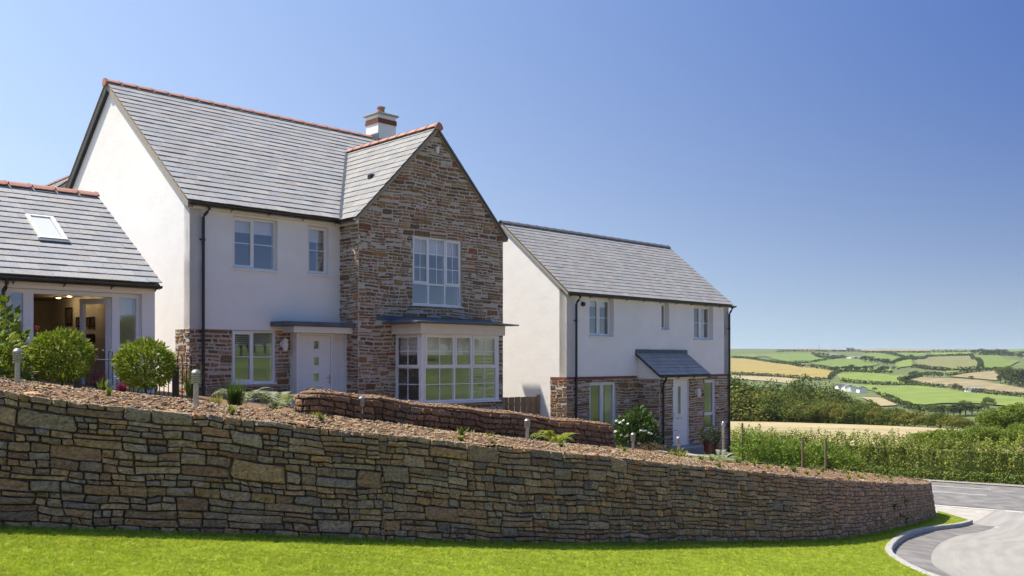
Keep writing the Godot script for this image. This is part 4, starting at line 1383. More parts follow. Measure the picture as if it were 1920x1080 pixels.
func make_retaining_wall() -> void:
	var total := wall_s[-1]
	var W := thing("retaining_wall", "long curving dry stone retaining wall along the edge of the lawn", "wall")
	var core := MB.new()
	var crest := MB.new()
	var n := int(total / 0.4)
	for k in n:
		var a := total * k / n
		var b := total * (k + 1) / n
		var hi := WALL_HIGH - 0.02
		core.quad(wall_map(Vector3(a, -0.3, -0.034)), wall_map(Vector3(b, -0.3, -0.034)), wall_map(Vector3(b, hi, -0.034)), wall_map(Vector3(a, hi, -0.034)))
		crest.quad(wall_map(Vector3(a, hi, -0.03)), wall_map(Vector3(b, hi, -0.03)), wall_map(Vector3(b, hi + 0.035, -0.4)), wall_map(Vector3(a, hi + 0.035, -0.4)))
		core.quad(wall_map(Vector3(b, -0.3, -0.4)), wall_map(Vector3(a, -0.3, -0.4)), wall_map(Vector3(a, hi, -0.4)), wall_map(Vector3(b, hi, -0.4)))
	part(W, "wall_core", core, M.earth_joint)
	part(W, "wall_crest", crest, M.soil)
	var jobs := []
	var cuts := [[0.0, 8.0, 0.10, 0.23, 1.4, 3.2, 0.85], [8.0, 13.5, 0.10, 0.22, 1.2, 2.8, 0.85], [13.5, 20.0, 0.10, 0.22, 0.9, 2.0, 0.8], [20.0, 34.5, 0.11, 0.22, 0.8, 1.8, 0.75], [34.5, total, 0.12, 0.22, 1.0, 2.0, 0.4]]
	var sd := 200
	for c in cuts:
		var x0: float = c[0]
		wave = 0.035 if x0 < 13.0 else 0.022
		for q in rubble(c[1] - c[0] + 0.3, WALL_HIGH + 0.07, c[2], c[3], c[4], c[5], 0.009, c[6], sd):
			var z := PackedVector2Array()
			var mid := Vector2.ZERO
			for e in q:
				z.append(e + Vector2(x0, -0.04))
				mid += e + Vector2(x0, 0)
			mid /= q.size()
			for r in Geometry2D.intersect_polygons(z, rect(x0, -0.2, c[1], WALL_HIGH + 0.12)):
				var w := wall_at(mid.x)
				var v: float = (w[0] as Vector2).length()
				var vis := 1.0 if mid.x < 33.0 and (w[0] as Vector2).x / (w[0] as Vector2).y > -0.66 else 0.01
				jobs.append([area_of(r) * vis / (v * v), r, wall_map, DRY_COLOURS, 0.028, 0.05])
		sd += 1
	wave = 0.045
	lay_stones(W, jobs, 301, "small_stones")
	# plants growing out of the joints
	for q in [[26.4, 0.62, 30], [27.3, 0.35, 40], [28.6, 0.72, 26], [24.2, 0.25, 22], [28.2, 0.2, 34]]:
		var mb := MB.new()
		var root := wall_map(Vector3(q[0], q[1], 0.0))
		var o: Vector2 = wall_at(q[0])[1]
		for k in q[2]:
			var d := (Vector3(o.x, 0, -o.y) * 0.7 + Vector3(R.randfn(0, 0.5), R.randf_range(-0.5, 0.9), R.randfn(0, 0.5))).normalized()
			mb.col = leaf_tone(Color(0.09, 0.15, 0.03))
			mb.leaf(root, d, d.cross(Vector3.UP).normalized(), R.randf_range(0.10, 0.30), 0.04)
		var pl := part(self, "wall_plant", mb, M.leaf)
		tag(pl, "small green weed rooted in the joints of the long dry stone wall", "plant", "weeds in the long wall")

# a low free-standing rubble wall through the points, with earth on top
func low_wall(label: String, pts: Array, h0: float, h1: float, thick: float, sd: int) -> void:
	var line := spline(pts, 0.3)
	var ss := PackedFloat32Array()
	var s := 0.0
	for k in line.size():
		if k: s += line[k].distance_to(line[k - 1])
		ss.append(s)
	var total := s
	# a closed loop: near face, round end, far face
	var at := func(x: float) -> Array:
		var k := clampi(ss.bsearch(clampf(x, 0.001, total - 0.001)) - 1, 0, line.size() - 2)
		var f: float = (clampf(x, 0, total) - ss[k]) / (ss[k + 1] - ss[k])
		var t: Vector2 = (line[k + 1] - line[k]).normalized()
		return [line[k].lerp(line[k + 1], f), t]
	var map := func(q: Vector3) -> Vector3:
		# q.x < 0: round the left end; > total: round the right end
		var x := clampf(q.x, 0.0, total)
		var a: Array = at.call(x)
		var t: Vector2 = a[1]
		var o := Vector2(t.y, -t.x)
		var r := thick * 0.5
		var c: Vector2 = a[0]
		if q.x < 0.0:
			o = o.rotated(clampf(q.x / r, -PI, 0.0))
		elif q.x > total:
			o = o.rotated(clampf((q.x - total) / r, 0.0, PI))
		var w := c + o * (r + q.z - 0.06 * q.y / h1)
		return P(w.x, garden(c.x, c.y) + q.y - 0.06, w.y)
	var W := thing("terrace_wall", label, "wall")
	var x0 := -thick * 0.5 * PI
	var x1 := total + thick * 0.5 * PI
	var core := MB.new()
	var n := int((x1 - x0) / 0.18)
	for k in n:
		var a := lerpf(x0, x1, float(k) / n)
		var b := lerpf(x0, x1, float(k + 1) / n)
		var ha := lerpf(h0, h1, clampf(a / total, 0, 1)) + 0.03
		var hb := lerpf(h0, h1, clampf(b / total, 0, 1)) + 0.03
		core.quad(map.call(Vector3(a, -0.3, -0.03)), map.call(Vector3(b, -0.3, -0.03)), map.call(Vector3(b, hb, -0.03)), map.call(Vector3(a, ha, -0.03)))
		core.quad(map.call(Vector3(a, ha, -0.03)), map.call(Vector3(b, hb, -0.03)), map.call(Vector3(b, hb + 0.05, -thick * 0.5)), map.call(Vector3(a, ha + 0.05, -thick * 0.5)))
		if a > 0 and b < total:
			core.quad(map.call(Vector3(b, -0.3, -thick)), map.call(Vector3(a, -0.3, -thick)), map.call(Vector3(a, ha, -thick)), map.call(Vector3(b, hb, -thick)))
			core.quad(map.call(Vector3(a, ha + 0.05, -thick * 0.5)), map.call(Vector3(b, hb + 0.05, -thick * 0.5)), map.call(Vector3(b, hb, -thick)), map.call(Vector3(a, ha, -thick)))
	part(W, "wall_core", core, M.soil)
	var jobs := []
	for q in rubble(x1 - x0, h1 + 0.02, 0.06, 0.12, 1.2, 3.2, 0.012, 0.3, sd):
		var z := PackedVector2Array()
		for e in q: z.append(e + Vector2(x0, 0))
		var reg := PackedVector2Array([Vector2(x0, -0.1), Vector2(x1, -0.1), Vector2(x1, h1), Vector2(total, h1), Vector2(0, h0), Vector2(x0, h0)])
		for r in Geometry2D.intersect_polygons(z, reg):
			if area_of(r) > 0.0008: jobs.append([area_of(r), r, map, LOW_COLOURS, 0.025, 0.03])
	lay_stones(W, jobs, sd + 7, "small_stones")
	# chips on top
	for k in int(total * thick * 260):
		var x := R.randf_range(0, total)
		var a: Array = at.call(x)
		var o := Vector2((a[1] as Vector2).y, -(a[1] as Vector2).x) * R.randf_range(-0.5, 0.5) * thick
		var c: Vector2 = a[0] + o
		chips.append(P(c.x, garden(a[0].x, a[0].y) + lerpf(h0, h1, x / total) + 0.03 + 0.05 * (1.0 - absf(o.length() / thick * 2.0)), c.y) + Vector3(0, -0.06, 0))

const LOW_COLOURS := [[0.42, 0.231, 0.126], [0.336, 0.196, 0.119], [0.476, 0.28, 0.154], [0.28, 0.175, 0.119], [0.378, 0.252, 0.168], [0.308, 0.238, 0.182]]
var chips := []

func leaf_tone(c: Color) -> Color:
	var v := R.randf_range(0.65, 1.35)
	var w := R.randf_range(0.85, 1.2)
	return Color(c.r * v * w, c.g * v, c.b * v)

# ------------------------------------------------------------------ ground near by
const KERB := [[9.6, -4.0], [8.0, 6.0], [7.05, 11.5], [6.80, 14.5], [6.92, 15.6], [7.60, 18.0], [10.3, 23.3], [13.2, 27.9], [15.8, 31.3], [16.7, 32.4]]
const RW := Vector2(0.857, -0.514)
const RN := Vector2(0.514, 0.857)

func road_pt(t: float, n: float) -> Vector2:
	return RW * t + RN * n

func flat_terrain(x: float, d: float) -> float:
	return terrain(x, d)

func make_ground() -> void:
	# the land out to the horizon
	var base := MB.new()
	var rings := [0.0]
	var r := 3.0
	while r < 5200.0:
		rings.append(r)
		r *= 1.065
	var na := 220
	for i in rings.size() - 1:
		for k in na:
			var q := []
			var ns := []
			for z in [[i, k], [i + 1, k], [i + 1, k + 1], [i, k + 1]]:
				var a: float = TAU * z[1] / na
				var x: float = sin(a) * rings[z[0]]
				var d: float = cos(a) * rings[z[0]]
				q.append(P(x, terrain(x, d) - 0.22, d))
				var e := maxf(0.4, float(rings[z[0]]) * 0.03)
				ns.append(Vector3(terrain(x - e, d) - terrain(x + e, d), 2 * e, terrain(x, d + e) - terrain(x, d - e)).normalized())
			if i == 0:
				base.tri_n(q[0], q[2], q[1], ns[0], ns[2], ns[1])
			else:
				base.tri_n(q[0], q[2], q[1], ns[0], ns[2], ns[1])
				base.tri_n(q[0], q[3], q[2], ns[0], ns[3], ns[2])
	ground("terrain", base, M.base_grass)
	# garden behind the wall
	var gp := PackedVector2Array()
	for k in wall_pts.size():
		var t := (wall_pts[mini(k + 1, wall_pts.size() - 1)] - wall_pts[maxi(k - 1, 0)]).normalized()
		gp.append(wall_pts[k] - Vector2(t.y, -t.x) * 0.30)
	gp.append_array(PackedVector2Array([Vector2(4.0, 44.0), Vector2(-6.0, 44.0), Vector2(-26.0, 34.0), Vector2(-20.0, 8.0)]))
	var gm := MB.new()
	drape(gm, gp, 0.55, garden, 0.0)
	ground("garden_soil", gm, M.soil)
	# lawn in front of the wall
	var kerb := spline(KERB, 0.5)
	var lp := PackedVector2Array()
	var tip := 0
	for k in wall_pts.size():
		if wall_s[k] < 35.2: lp.append(wall_pts[k] + Vector2(0, 0.1))
	lp.append(Vector2(16.6, 34.7))
	for k in kerb.size(): lp.append(kerb[kerb.size() - 1 - k])
	lp.append_array(PackedVector2Array([Vector2(-12.0, -4.0), Vector2(-12.0, 4.0)]))
	var lm := MB.new()
	drape(lm, lp, 0.7, flat_terrain, 0.0)
	ground("lawn", lm, M.lawn)
	make_grass(lp, kerb)
	# side road, following the kerb
	var rd := MB.new()
	var edge := MB.new()
	var s := 0.0
	var offs := [0.0, 0.35, 0.8, 1.4, 2.2, 3.2, 4.5, 6.0, 8.0, 10.5, 13.5]
	var ext := kerb.duplicate()
	var ed := (kerb[-1] - kerb[-2]).normalized()
	for k in 8: ext.append(kerb[-1] + ed * (k + 1) * 0.9)
	for k in ext.size() - 1:
		var t0 := (ext[mini(k + 1, ext.size() - 1)] - ext[maxi(k - 1, 0)]).normalized()
		var t1 := (ext[mini(k + 2, ext.size() - 1)] - ext[k]).normalized()
		var s1 := s + ext[k].distance_to(ext[k + 1])
		for j in offs.size() - 1:
			var pts := []
			var us := []
			for z in [[0, j], [1, j], [1, j + 1], [0, j + 1]]:
				var t: Vector2 = t1 if z[0] else t0
				var c: Vector2 = ext[k + z[0]] + Vector2(t.y, -t.x) * offs[z[1]]
				pts.append(P(c.x, terrain(c.x, c.y) - 0.11, c.y))
				us.append(Vector2((s1 if z[0] else s) * 0.022, offs[z[1]] * 0.22))
			rd.quad_uv([pts[0], pts[3], pts[2], pts[1]], [us[0], us[3], us[2], us[1]], Vector3.UP)
			if k < kerb.size() - 1 and offs[j] < 0.7:
				for e in 4: pts[e] += Vector3(0, 0.005, 0)
				edge.quad_uv([pts[0], pts[3], pts[2], pts[1]], [us[0], us[3], us[2], us[1]], Vector3.UP)
		s = s1
	M.road_dust.albedo_texture = noise_tex("dust", 0.010, 0.86, 1.0, 5, FastNoiseLite.TYPE_SIMPLEX_SMOOTH, 1024, 61)
	ground("side_road", rd, M.road_dust)
	ground("road_edge", edge, M.asphalt)
	var ap := MB.new()
	drape(ap, PackedVector2Array([Vector2(15.6, 32.0), Vector2(17.4, 31.0), Vector2(34.0, 20.0), Vector2(40.0, 26.0), road_pt(20.0, 40.9), road_pt(-9.0, 40.9), Vector2(15.6, 35.2)]), 2.0, flat_terrain, -0.12)
	ground("road_mouth", ap, mat("mouth_dust", lin(0.38, 0.355, 0.31), 0.95, {"tex": tex.dust, "tri": 0.14}))
	var mr := MB.new()
	drape(mr, PackedVector2Array([road_pt(-26, 40.8), road_pt(45, 40.8), road_pt(45, 48.3), road_pt(-26, 48.3)]), 2.5, flat_terrain, -0.10)
	ground("main_road", mr, M.asphalt)
	for q in [[-13.0, -2.2, 46.65, 46.78, 0], [-13.0, -2.25, 44.55, 44.68, 1]]:
		var m := MB.new()
		drape(m, PackedVector2Array([road_pt(q[0], q[2]), road_pt(q[1], q[2]), road_pt(q[1], q[3]), road_pt(q[0], q[3])]), 2.0, flat_terrain, -0.09)
		ground("road_marking", m, M.road_paint)
	for k in 9:
		var m := MB.new()
		var t := -5.2 + k * 0.95
		drape(m, PackedVector2Array([road_pt(t, 40.35), road_pt(t + 0.6, 40.35), road_pt(t + 0.6, 40.55), road_pt(t, 40.55)]), 2.0, flat_terrain, -0.105)
		ground("road_marking", m, M.road_paint)
	var vg := MB.new()
	drape(vg, PackedVector2Array([road_pt(-26, 48.25), road_pt(45, 48.25), road_pt(45, 49.0), road_pt(-26, 49.0)]), 1.5, flat_terrain, -0.06)
	ground("road_verge", vg, M.paving)
	# the unfinished part of the site across the side road: rolled pale stone
	var yd := MB.new()
	drape(yd, PackedVector2Array([Vector2(20.0, -6.0), Vector2(46.0, -14.0), Vector2(58.0, 8.0), Vector2(34.5, 19.5), Vector2(22.0, 24.0)]), 3.0, flat_terrain, -0.14)
	ground("site_yard", yd, mat("rolled_stone", lin(0.46, 0.43, 0.38), 0.95, {"tex": tex.blot, "tri": 0.2}))
	# kerb stones
	var K := thing("road_kerb", "curved pale concrete kerb between the lawn and the side road", "kerb")
	var c2 := Curve2D.new()
	for q in kerb: c2.add_point(q)
	var len := c2.get_baked_length()
	var x := 9.0
	while x < len - 0.6:
		var a := c2.sample_baked(x)
		var b := c2.sample_baked(x + 0.895)
		var pa := P(a.x, terrain(a.x, a.y), a.y)
		var pb := P(b.x, terrain(b.x, b.y), b.y)
		var d := (pb - pa)
		var side := d.cross(Vector3.UP).normalized()
		var m := MB.new()
		m.cbox(Vector3(0.007, -0.22, -0.07), Vector3(d.length() - 0.009, 0.022 + R.randf() * 0.008, 0.07), 0.016)
		var o := part(K, "kerb_stone", m, M.kerb)
		o.transform = Transform3D(Basis(d.normalized(), side.cross(d.normalized()).normalized(), side), pa)
		x += 0.9
	# path and small lawn before the second house
	var pa := MB.new()
	drape(pa, PackedVector2Array([Vector2(3.6, 25.2), Vector2(4.5, 24.4), Vector2(6.6, 27.2), Vector2(7.6, 28.6), Vector2(6.6, 29.6), Vector2(5.4, 28.2)]), 0.8, garden, 0.05)
	ground("garden_path", pa, M.paving)
	var sl := MB.new()
	var slp := PackedVector2Array([Vector2(4.6, 23.6), Vector2(6.0, 22.6), Vector2(9.2, 27.0), Vector2(8.8, 29.4), Vector2(7.75, 28.6), Vector2(6.7, 27.1)])
	drape(sl, slp, 0.6, garden, 0.05)
	ground("front_lawn", sl, M.lawn)

func make_grass(poly: PackedVector2Array, kerb: PackedVector2Array) -> void:
	var tuft := MB.new()
	var rg := RandomNumberGenerator.new()
	rg.seed = 5
	for k in 9:
		var a := rg.randf() * TAU
		var o := Vector3(cos(a), 0, sin(a)) * rg.randf() * 0.024
		var ln := Vector3(rg.randfn(0, 0.02), rg.randf_range(0.012, 0.028), rg.randfn(0, 0.02))
		var sd := Vector3(cos(a * 3.0), 0, sin(a * 3.0)) * 0.0022
		tuft.tri(o - sd, o + sd, o + ln)
	var pts := []
	var cols := []
	rg.seed = 6
	while pts.size() < 100000:
		var d := 5.2 + 29.0 * pow(rg.randf(), 1.9)
		var x := rg.randf_range(-0.62, 0.56) * d
		if not Geometry2D.is_point_in_polygon(Vector2(x, d), poly): continue
		var v := rg.randf_range(0.75, 1.25) * (1.0 + 0.16 * warp.get_noise_2d(x * 22.0, d * 22.0) + 0.12 * warp.get_noise_2d(x * 90.0, d * 90.0))
		var w := rg.randf_range(0.85, 1.2)
		var g := 0.9 + 0.03 * d
		pts.append(Transform3D(Basis(Vector3.UP, rg.randf() * TAU).scaled(Vector3(g, rg.randf_range(0.8, 1.2) * minf(g, 1.5), g)), P(x, terrain(x, d) - 0.004, d)))
		cols.append(Color(0.35 * v * w, 0.44 * v, 0.05 * v))
	# longer grass left by the mower along the wall foot
	for k in 5200:
		var s := rg.randf_range(1.0, 34.5)
		var q := wall_at(s)
		var c: Vector2 = q[0] + q[1] * absf(rg.randfn(0.05, 0.05))
		var v := rg.randf_range(0.7, 1.2)
		pts.append(Transform3D(Basis(Vector3.UP, rg.randf() * TAU).scaled(Vector3(1.3, rg.randf_range(1.5, 3.6), 1.3)), P(c.x, terrain(c.x, c.y) - 0.01, c.y)))
		cols.append(Color(0.25 * v, 0.36 * v, 0.035 * v))
	scatter("grass", tuft.mesh(), M.blade, pts, cols, "short bright green blades of the mown lawn", "grass")

func scatter(called: String, m: ArrayMesh, material: Material, pts: Array, cols: Array, label: String, category: String) -> void:
	var mm := MultiMesh.new()
	mm.transform_format = MultiMesh.TRANSFORM_3D
	mm.use_colors = true
	mm.mesh = m
	mm.instance_count = pts.size()
	for k in pts.size():
		mm.set_instance_transform(k, pts[k])
		mm.set_instance_color(k, cols[k])
	var o := MultiMeshInstance3D.new()
	o.name = numbered(called)
	o.multimesh = mm
	o.material_override = material
	add_child(o)
	tag(o, label, category, "", "stuff")

func make_mulch() -> void:
	for k in 34000:
		var s := R.randf_range(1.0, wall_s[-1] - 0.5)
		if R.randf() < 0.55: s = R.randf_range(1.0, 16.0)
		var w := wall_at(s)
		var off := BATTER + 0.0 + 3.4 * pow(R.randf(), 1.7)
		var c: Vector2 = w[0] - w[1] * off
		if c.y > 3.0 and (wall_distance(c) < 0.14): continue
		chips.append(P(c.x, garden(c.x, c.y) + 0.012, c.y))
	# the crest of the wall
	for k in 5200:
		var s := R.randf_range(1.0, wall_s[-1] - 0.5)
		var w := wall_at(s)
		var c: Vector2 = w[0] - w[1] * R.randf_range(BATTER + 0.02, BATTER + 0.34)
		chips.append(P(c.x, terrain(w[0].x, w[0].y) + WALL_HIGH - 0.015 + R.randf_range(0.0, 0.03), c.y))
	var rg := RandomNumberGenerator.new()
	rg.seed = 77
	var names := ["bark_mulch", "bark_mulch"]
	for v in 2:
		var mb := MB.new()
		var pts := []
		for k in 6:
			var a := TAU * k / 6
			pts.append(Vector3(cos(a) * rg.randf_range(0.6, 1.1), rg.randf_range(-0.15, 0.15), sin(a) * rg.randf_range(0.35, 0.7)))
		var top := Vector3(0.1, 0.4, 0)
		var bot := Vector3(0, -0.35, 0.05)
		for k in 6:
			mb.tri(pts[(k + 1) % 6], pts[k], top)
			mb.tri(pts[k], pts[(k + 1) % 6], bot)
		var tr := []
		var cols := []
		for k in range(v, chips.size(), 2):
			var sz := 0.008 + 0.034 * pow(rg.randf(), 2.0)
			tr.append(Transform3D(Basis(Vector3.UP, rg.randf() * TAU) * Basis(Vector3.RIGHT, rg.randfn(0, 0.5)) * Basis().scaled(Vector3(sz, sz, sz)), chips[k]))
			var t := rg.randf()
			var b := rg.randf_range(0.55, 1.2)
			if rg.randf() < 0.22: b *= 0.4
			cols.append(Color(0.44 * b, 0.36 * b, 0.26 * b) if rg.randf() < 0.3 else Color(lerpf(0.42, 0.50, t) * b, lerpf(0.245, 0.36, t) * b, lerpf(0.105, 0.19, t) * b))
		scatter(names[v], mb.mesh(), M.chip, tr, cols, ["coarse brown bark and stone chips spread over the garden bed", "fine tan stone fragments mixed through the brown garden bed"][v], "mulch")

# ------------------------------------------------------------------ plants
# leaves spread over clumps that fill an ellipsoid
func crown(mb: MB, rg: RandomNumberGenerator, ce: Vector3, rad: Vector3, clumps: int, per: int, size: float, tone: Color, clump_r := 0.36, fill := 0.25) -> void:
	for c in clumps:
		var d := Vector3(rg.randfn(), rg.randfn(), rg.randfn()).normalized()
		if d.y < -0.55: d.y *= -0.6
		var k := rg.randf_range(0.55, 0.92) if rg.randf() > fill else rg.randf_range(0.1, 0.5)
		var cc := ce + d * rad * k
		var cr := clump_r * rg.randf_range(0.6, 1.2)
		var cv := rg.randf_range(0.72, 1.28)
		for i in per:
			var e := Vector3(rg.randfn(), rg.randfn(), rg.randfn()).normalized()
			if e.dot(d) < -0.35: e = -e
			var p := cc + e * rad * cr * rg.randf_range(0.75, 1.05)
			var up := (e + Vector3(rg.randfn(), rg.randfn(), rg.randfn()) * 0.55).normalized()
			var s := up.cross(Vector3(rg.randfn(), rg.randfn(), rg.randfn())).normalized()
			var f := s.cross(up)
			var v := cv * rg.randf_range(0.75, 1.25)
			var w := rg.randf_range(0.85, 1.2)
			mb.col = Color(tone.r * v * w, tone.g * v, tone.b * v)
			var z := size * rg.randf_range(0.7, 1.3)
			mb.leaf(p - f * z * 0.5, f, s, z, z * 0.62)

var tree_kinds := {}

func tree_kind(key: String, tone: Color, clumps: int, per: int, size: float, rad: Vector3, base: float, sd: int) -> void:
	# a tree one metre high in unit scale
	var rg := RandomNumberGenerator.new()
	rg.seed = sd
	var c := MB.new()
	crown(c, rg, Vector3(0, base + rad.y, 0), rad, clumps, per, size, tone)
	var t := MB.new()
	t.tube([Vector3(0, -0.06, 0), Vector3(0.01, base * 0.6, 0), Vector3(0, base + rad.y * 0.7, 0.01)], 0.035, 0.018, 8)
	for k in 5:
		var a := TAU * k / 5 + rg.randf()
		var y := base + rad.y * rg.randf_range(0.1, 0.6)
		t.tube([Vector3(0, y * 0.8, 0), Vector3(cos(a) * rad.x * 0.35, y + 0.05, sin(a) * rad.z * 0.35), Vector3(cos(a) * rad.x * 0.65, y + rad.y * 0.4, sin(a) * rad.z * 0.65)], 0.016, 0.005, 5)
	tree_kinds[key] = [c.mesh(), t.mesh()]

func tree(called: String, label: String, category: String, group: String, kind: String, at: Vector3, high: float, wide: float, turn: float) -> Node3D:
	var o := thing(called, label, category, at, turn, group)
	o.scale = Vector3(high * wide, high, high * wide)
	part(o, "crown", tree_kinds[kind][0], M.leaf_far)
	part(o, "trunk", tree_kinds[kind][1], M.bark)
	return o

# a hedge along a line of (x, d) points; leaves on an uneven box
func hedge_mesh(line: PackedVector2Array, height: float, thick: float, leaves: int, size: float, tone: Color, hfun: Callable, rg: RandomNumberGenerator) -> MB:
	var mb := MB.new()
	var ss := [0.0]
	for k in line.size() - 1: ss.append(ss[-1] + line[k].distance_to(line[k + 1]))
	for i in leaves:
		var s: float = rg.randf() * ss[-1]
		var k := 0
		while k < ss.size() - 2 and s > ss[k + 1]: k += 1
		var c: Vector2 = line[k].lerp(line[k + 1], (s - ss[k]) / maxf(0.001, ss[k + 1] - ss[k]))
		var t := (line[k + 1] - line[k]).normalized()
		var a := rg.randf_range(-0.35, PI + 0.35)
		var bulge := 1.0 + 0.22 * warp.get_noise_2d(s * 55.0 / maxf(size * 8.0, 0.6), a * 30.0) + 0.16 * warp.get_noise_2d(s * 190.0 / maxf(size * 8.0, 0.6), a * 80.0 + 50.0)
		var out := Vector2(cos(a), sin(a))
		var q := Vector2(signf(out.x) * pow(absf(out.x), 0.6) * thick * 0.5, signf(out.y) * pow(absf(out.y), 0.6) * height) * bulge * rg.randf_range(0.82, 1.03)
		var n := Vector2(t.y, -t.x)
		var o := c + n * q.x
		var p := P(o.x, float(hfun.call(c.x, c.y)) + maxf(q.y, rg.randf() * 0.2 * height), o.y)
		var e := Vector3(n.x * out.x, out.y, -n.y * out.x)
		var up := (e + Vector3(rg.randfn(), rg.randfn(), rg.randfn()) * 0.6).normalized()
		var sd := up.cross(Vector3(rg.randfn(), rg.randfn(), rg.randfn())).normalized()
		var v := rg.randf_range(0.65, 1.35) * (1.0 + 0.35 * warp.get_noise_2d(s * 30.0 / maxf(size * 8.0, 0.6), a * 12.0 + 9.0))
		var w := rg.randf_range(0.85, 1.25)
		mb.col = Color(tone.r * v * w, tone.g * v, tone.b * v)
		var z := size * rg.randf_range(0.7, 1.35)
		var f := sd.cross(up)
		mb.leaf(p - f * z * 0.5, f, sd, z, z * 0.6)
	return mb

func topiary(label: String, at: Vector3, r: float, stem: float, sd: int) -> void:
	var rg := RandomNumberGenerator.new()
	rg.seed = sd
	var o := thing("ball_tree", label, "topiary", at)
	var t := MB.new()
	t.tube([Vector3(0, -0.1, 0), Vector3(0.01, stem * 0.6, 0.0), Vector3(0, stem + r * 0.8, 0.01)], 0.02, 0.014, 8)
	part(o, "trunk", t, M.bark)
	var c := MB.new()
	for i in 3400:
		var d := Vector3(rg.randfn(), rg.randfn(), rg.randfn()).normalized()
		var k := 1.0 + 0.17 * warp.get_noise_3d(d.x * 90.0 + sd, d.y * 90.0, d.z * 90.0) + 0.05 * warp.get_noise_3d(d.x * 300.0 + sd, d.y * 300.0, d.z * 300.0)
		var p := Vector3(0, stem + r * 0.92, 0) + d * Vector3(r * 1.05, r * 0.92, r * 1.05) * k * rg.randf_range(0.78, 1.0)
		var f := (d + Vector3(rg.randfn(), rg.randfn() + 0.5, rg.randfn()) * 0.6).normalized()
		var s := f.cross(d + Vector3(rg.randfn(), rg.randfn(), rg.randfn()) * 0.3).normalized()
		var v := rg.randf_range(0.6, 1.4)
		var w := rg.randf_range(0.85, 1.25)
		c.col = Color(0.185 * v * w, 0.25 * v, 0.032 * v)
		c.leaf(p, f, s, rg.randf_range(0.04, 0.085), 0.027)
	part(o, "crown", c, M.leaf)

func bush(called: String, label: String, category: String, at: Vector3, rad: Vector3, n: int, ln: float, wd: float, tone: Color, sd: int, group := "") -> Node3D:
	var rg := RandomNumberGenerator.new()
	rg.seed = sd
	var o := thing(called, label, category, at, 0.0, group)
	var c := MB.new()
	for i in n:
		var d := Vector3(rg.randfn(), absf(rg.randfn()) * 0.9 + rg.randf_range(-0.25, 0.1), rg.randfn()).normalized()
		var k := 1.0 + 0.22 * warp.get_noise_3d(d.x * 60.0 + sd * 7.0, d.y * 60.0, d.z * 60.0)
		var p := Vector3(0, rad.y * 0.25, 0) + d * rad * k * rg.randf_range(0.5, 1.0)
		p.y = maxf(p.y, 0.01)
		var f := (d + Vector3(rg.randfn(), rg.randfn() + 0.3, rg.randfn()) * 0.6).normalized()
		var s := f.cross(d + Vector3(rg.randfn(), rg.randfn(), rg.randfn()) * 0.4).normalized()
		var v := rg.randf_range(0.6, 1.4)
		var w := rg.randf_range(0.85, 1.25)
		c.col = Color(tone.r * v * w, tone.g * v, tone.b * v)
		c.leaf(p, f, s, ln * rg.randf_range(0.7, 1.3), wd)
	part(o, "foliage", c, M.leaf)
	var t := MB.new()
	for k in 4:
		var a := TAU * k / 4 + sd
		t.tube([Vector3(0, -0.05, 0), Vector3(cos(a) * rad.x * 0.3, rad.y * 0.5, sin(a) * rad.z * 0.3)], 0.012, 0.006, 5)
	part(o, "stems", t, M.bark)
	return o

func spikes(called: String, label: String, category: String, at: Vector3, n: int, ln: float, spread: float, wd: float, tone: Color, sd: int, group := "") -> void:
	var rg := RandomNumberGenerator.new()
	rg.seed = sd
	var o := thing(called, label, category, at, 0.0, group)
	var c := MB.new()
	for i in n:
		var a := rg.randf() * TAU
		var lean := rg.randf() * spread
		var d := Vector3(cos(a) * sin(lean), cos(lean), sin(a) * sin(lean))
		var s := d.cross(Vector3.UP if absf(d.y) < 0.95 else Vector3.RIGHT).normalized()
		var l := ln * rg.randf_range(0.55, 1.0)
		var v := rg.randf_range(0.65, 1.35)
		c.col = Color(tone.r * v, tone.g * v, tone.b * v)
		var p := Vector3(cos(a), 0, sin(a)) * rg.randf() * ln * 0.1
		var m := p + d * l * 0.55
		var tip := m + (d + Vector3(cos(a), -0.25 * spread, sin(a)) * 0.35 * spread).normalized() * l * 0.45
		c.quad(p - s * wd * 0.5, p + s * wd * 0.5, m + s * wd * 0.4, m - s * wd * 0.4)
		c.tri(m - s * wd * 0.4, m + s * wd * 0.4, tip)
	part(o, "leaves", c, M.leaf)

func fern(label: String, at: Vector3, n: int, ln: float, tone: Color, sd: int) -> void:
	var rg := RandomNumberGenerator.new()
	rg.seed = sd
	var o := thing("fern", label, "fern", at)
	for i in n:
		var c := MB.new()
		var a := TAU * i / n + rg.randf_range(-0.3, 0.3)
		var l := ln * rg.randf_range(0.7, 1.1)
		var h := Vector3(cos(a), 0, sin(a))
		var side := Vector3(-sin(a), 0, cos(a))
		var lift := rg.randf_range(0.9, 1.6)
		for k in 14:
			var t := (k + 1) / 15.0
			var p := h * l * t * 0.9 + Vector3(0, l * lift * (t - t * t * 0.85), 0)
			var d := (h * 0.9 + Vector3(0, lift * (1.0 - 1.7 * t), 0)).normalized()
			var lf := l * 0.24 * sin(PI * clampf(t * 0.85 + 0.12, 0, 1))
			var v := rg.randf_range(0.75, 1.3)
			c.col = Color(tone.r * v, tone.g * v, tone.b * v)
			for s in [-1.0, 1.0]:
				c.leaf(p, (side * s + d * 0.45).normalized(), d, lf, lf * 0.3)
		c.col = tone
		part(o, "frond", c, M.leaf)

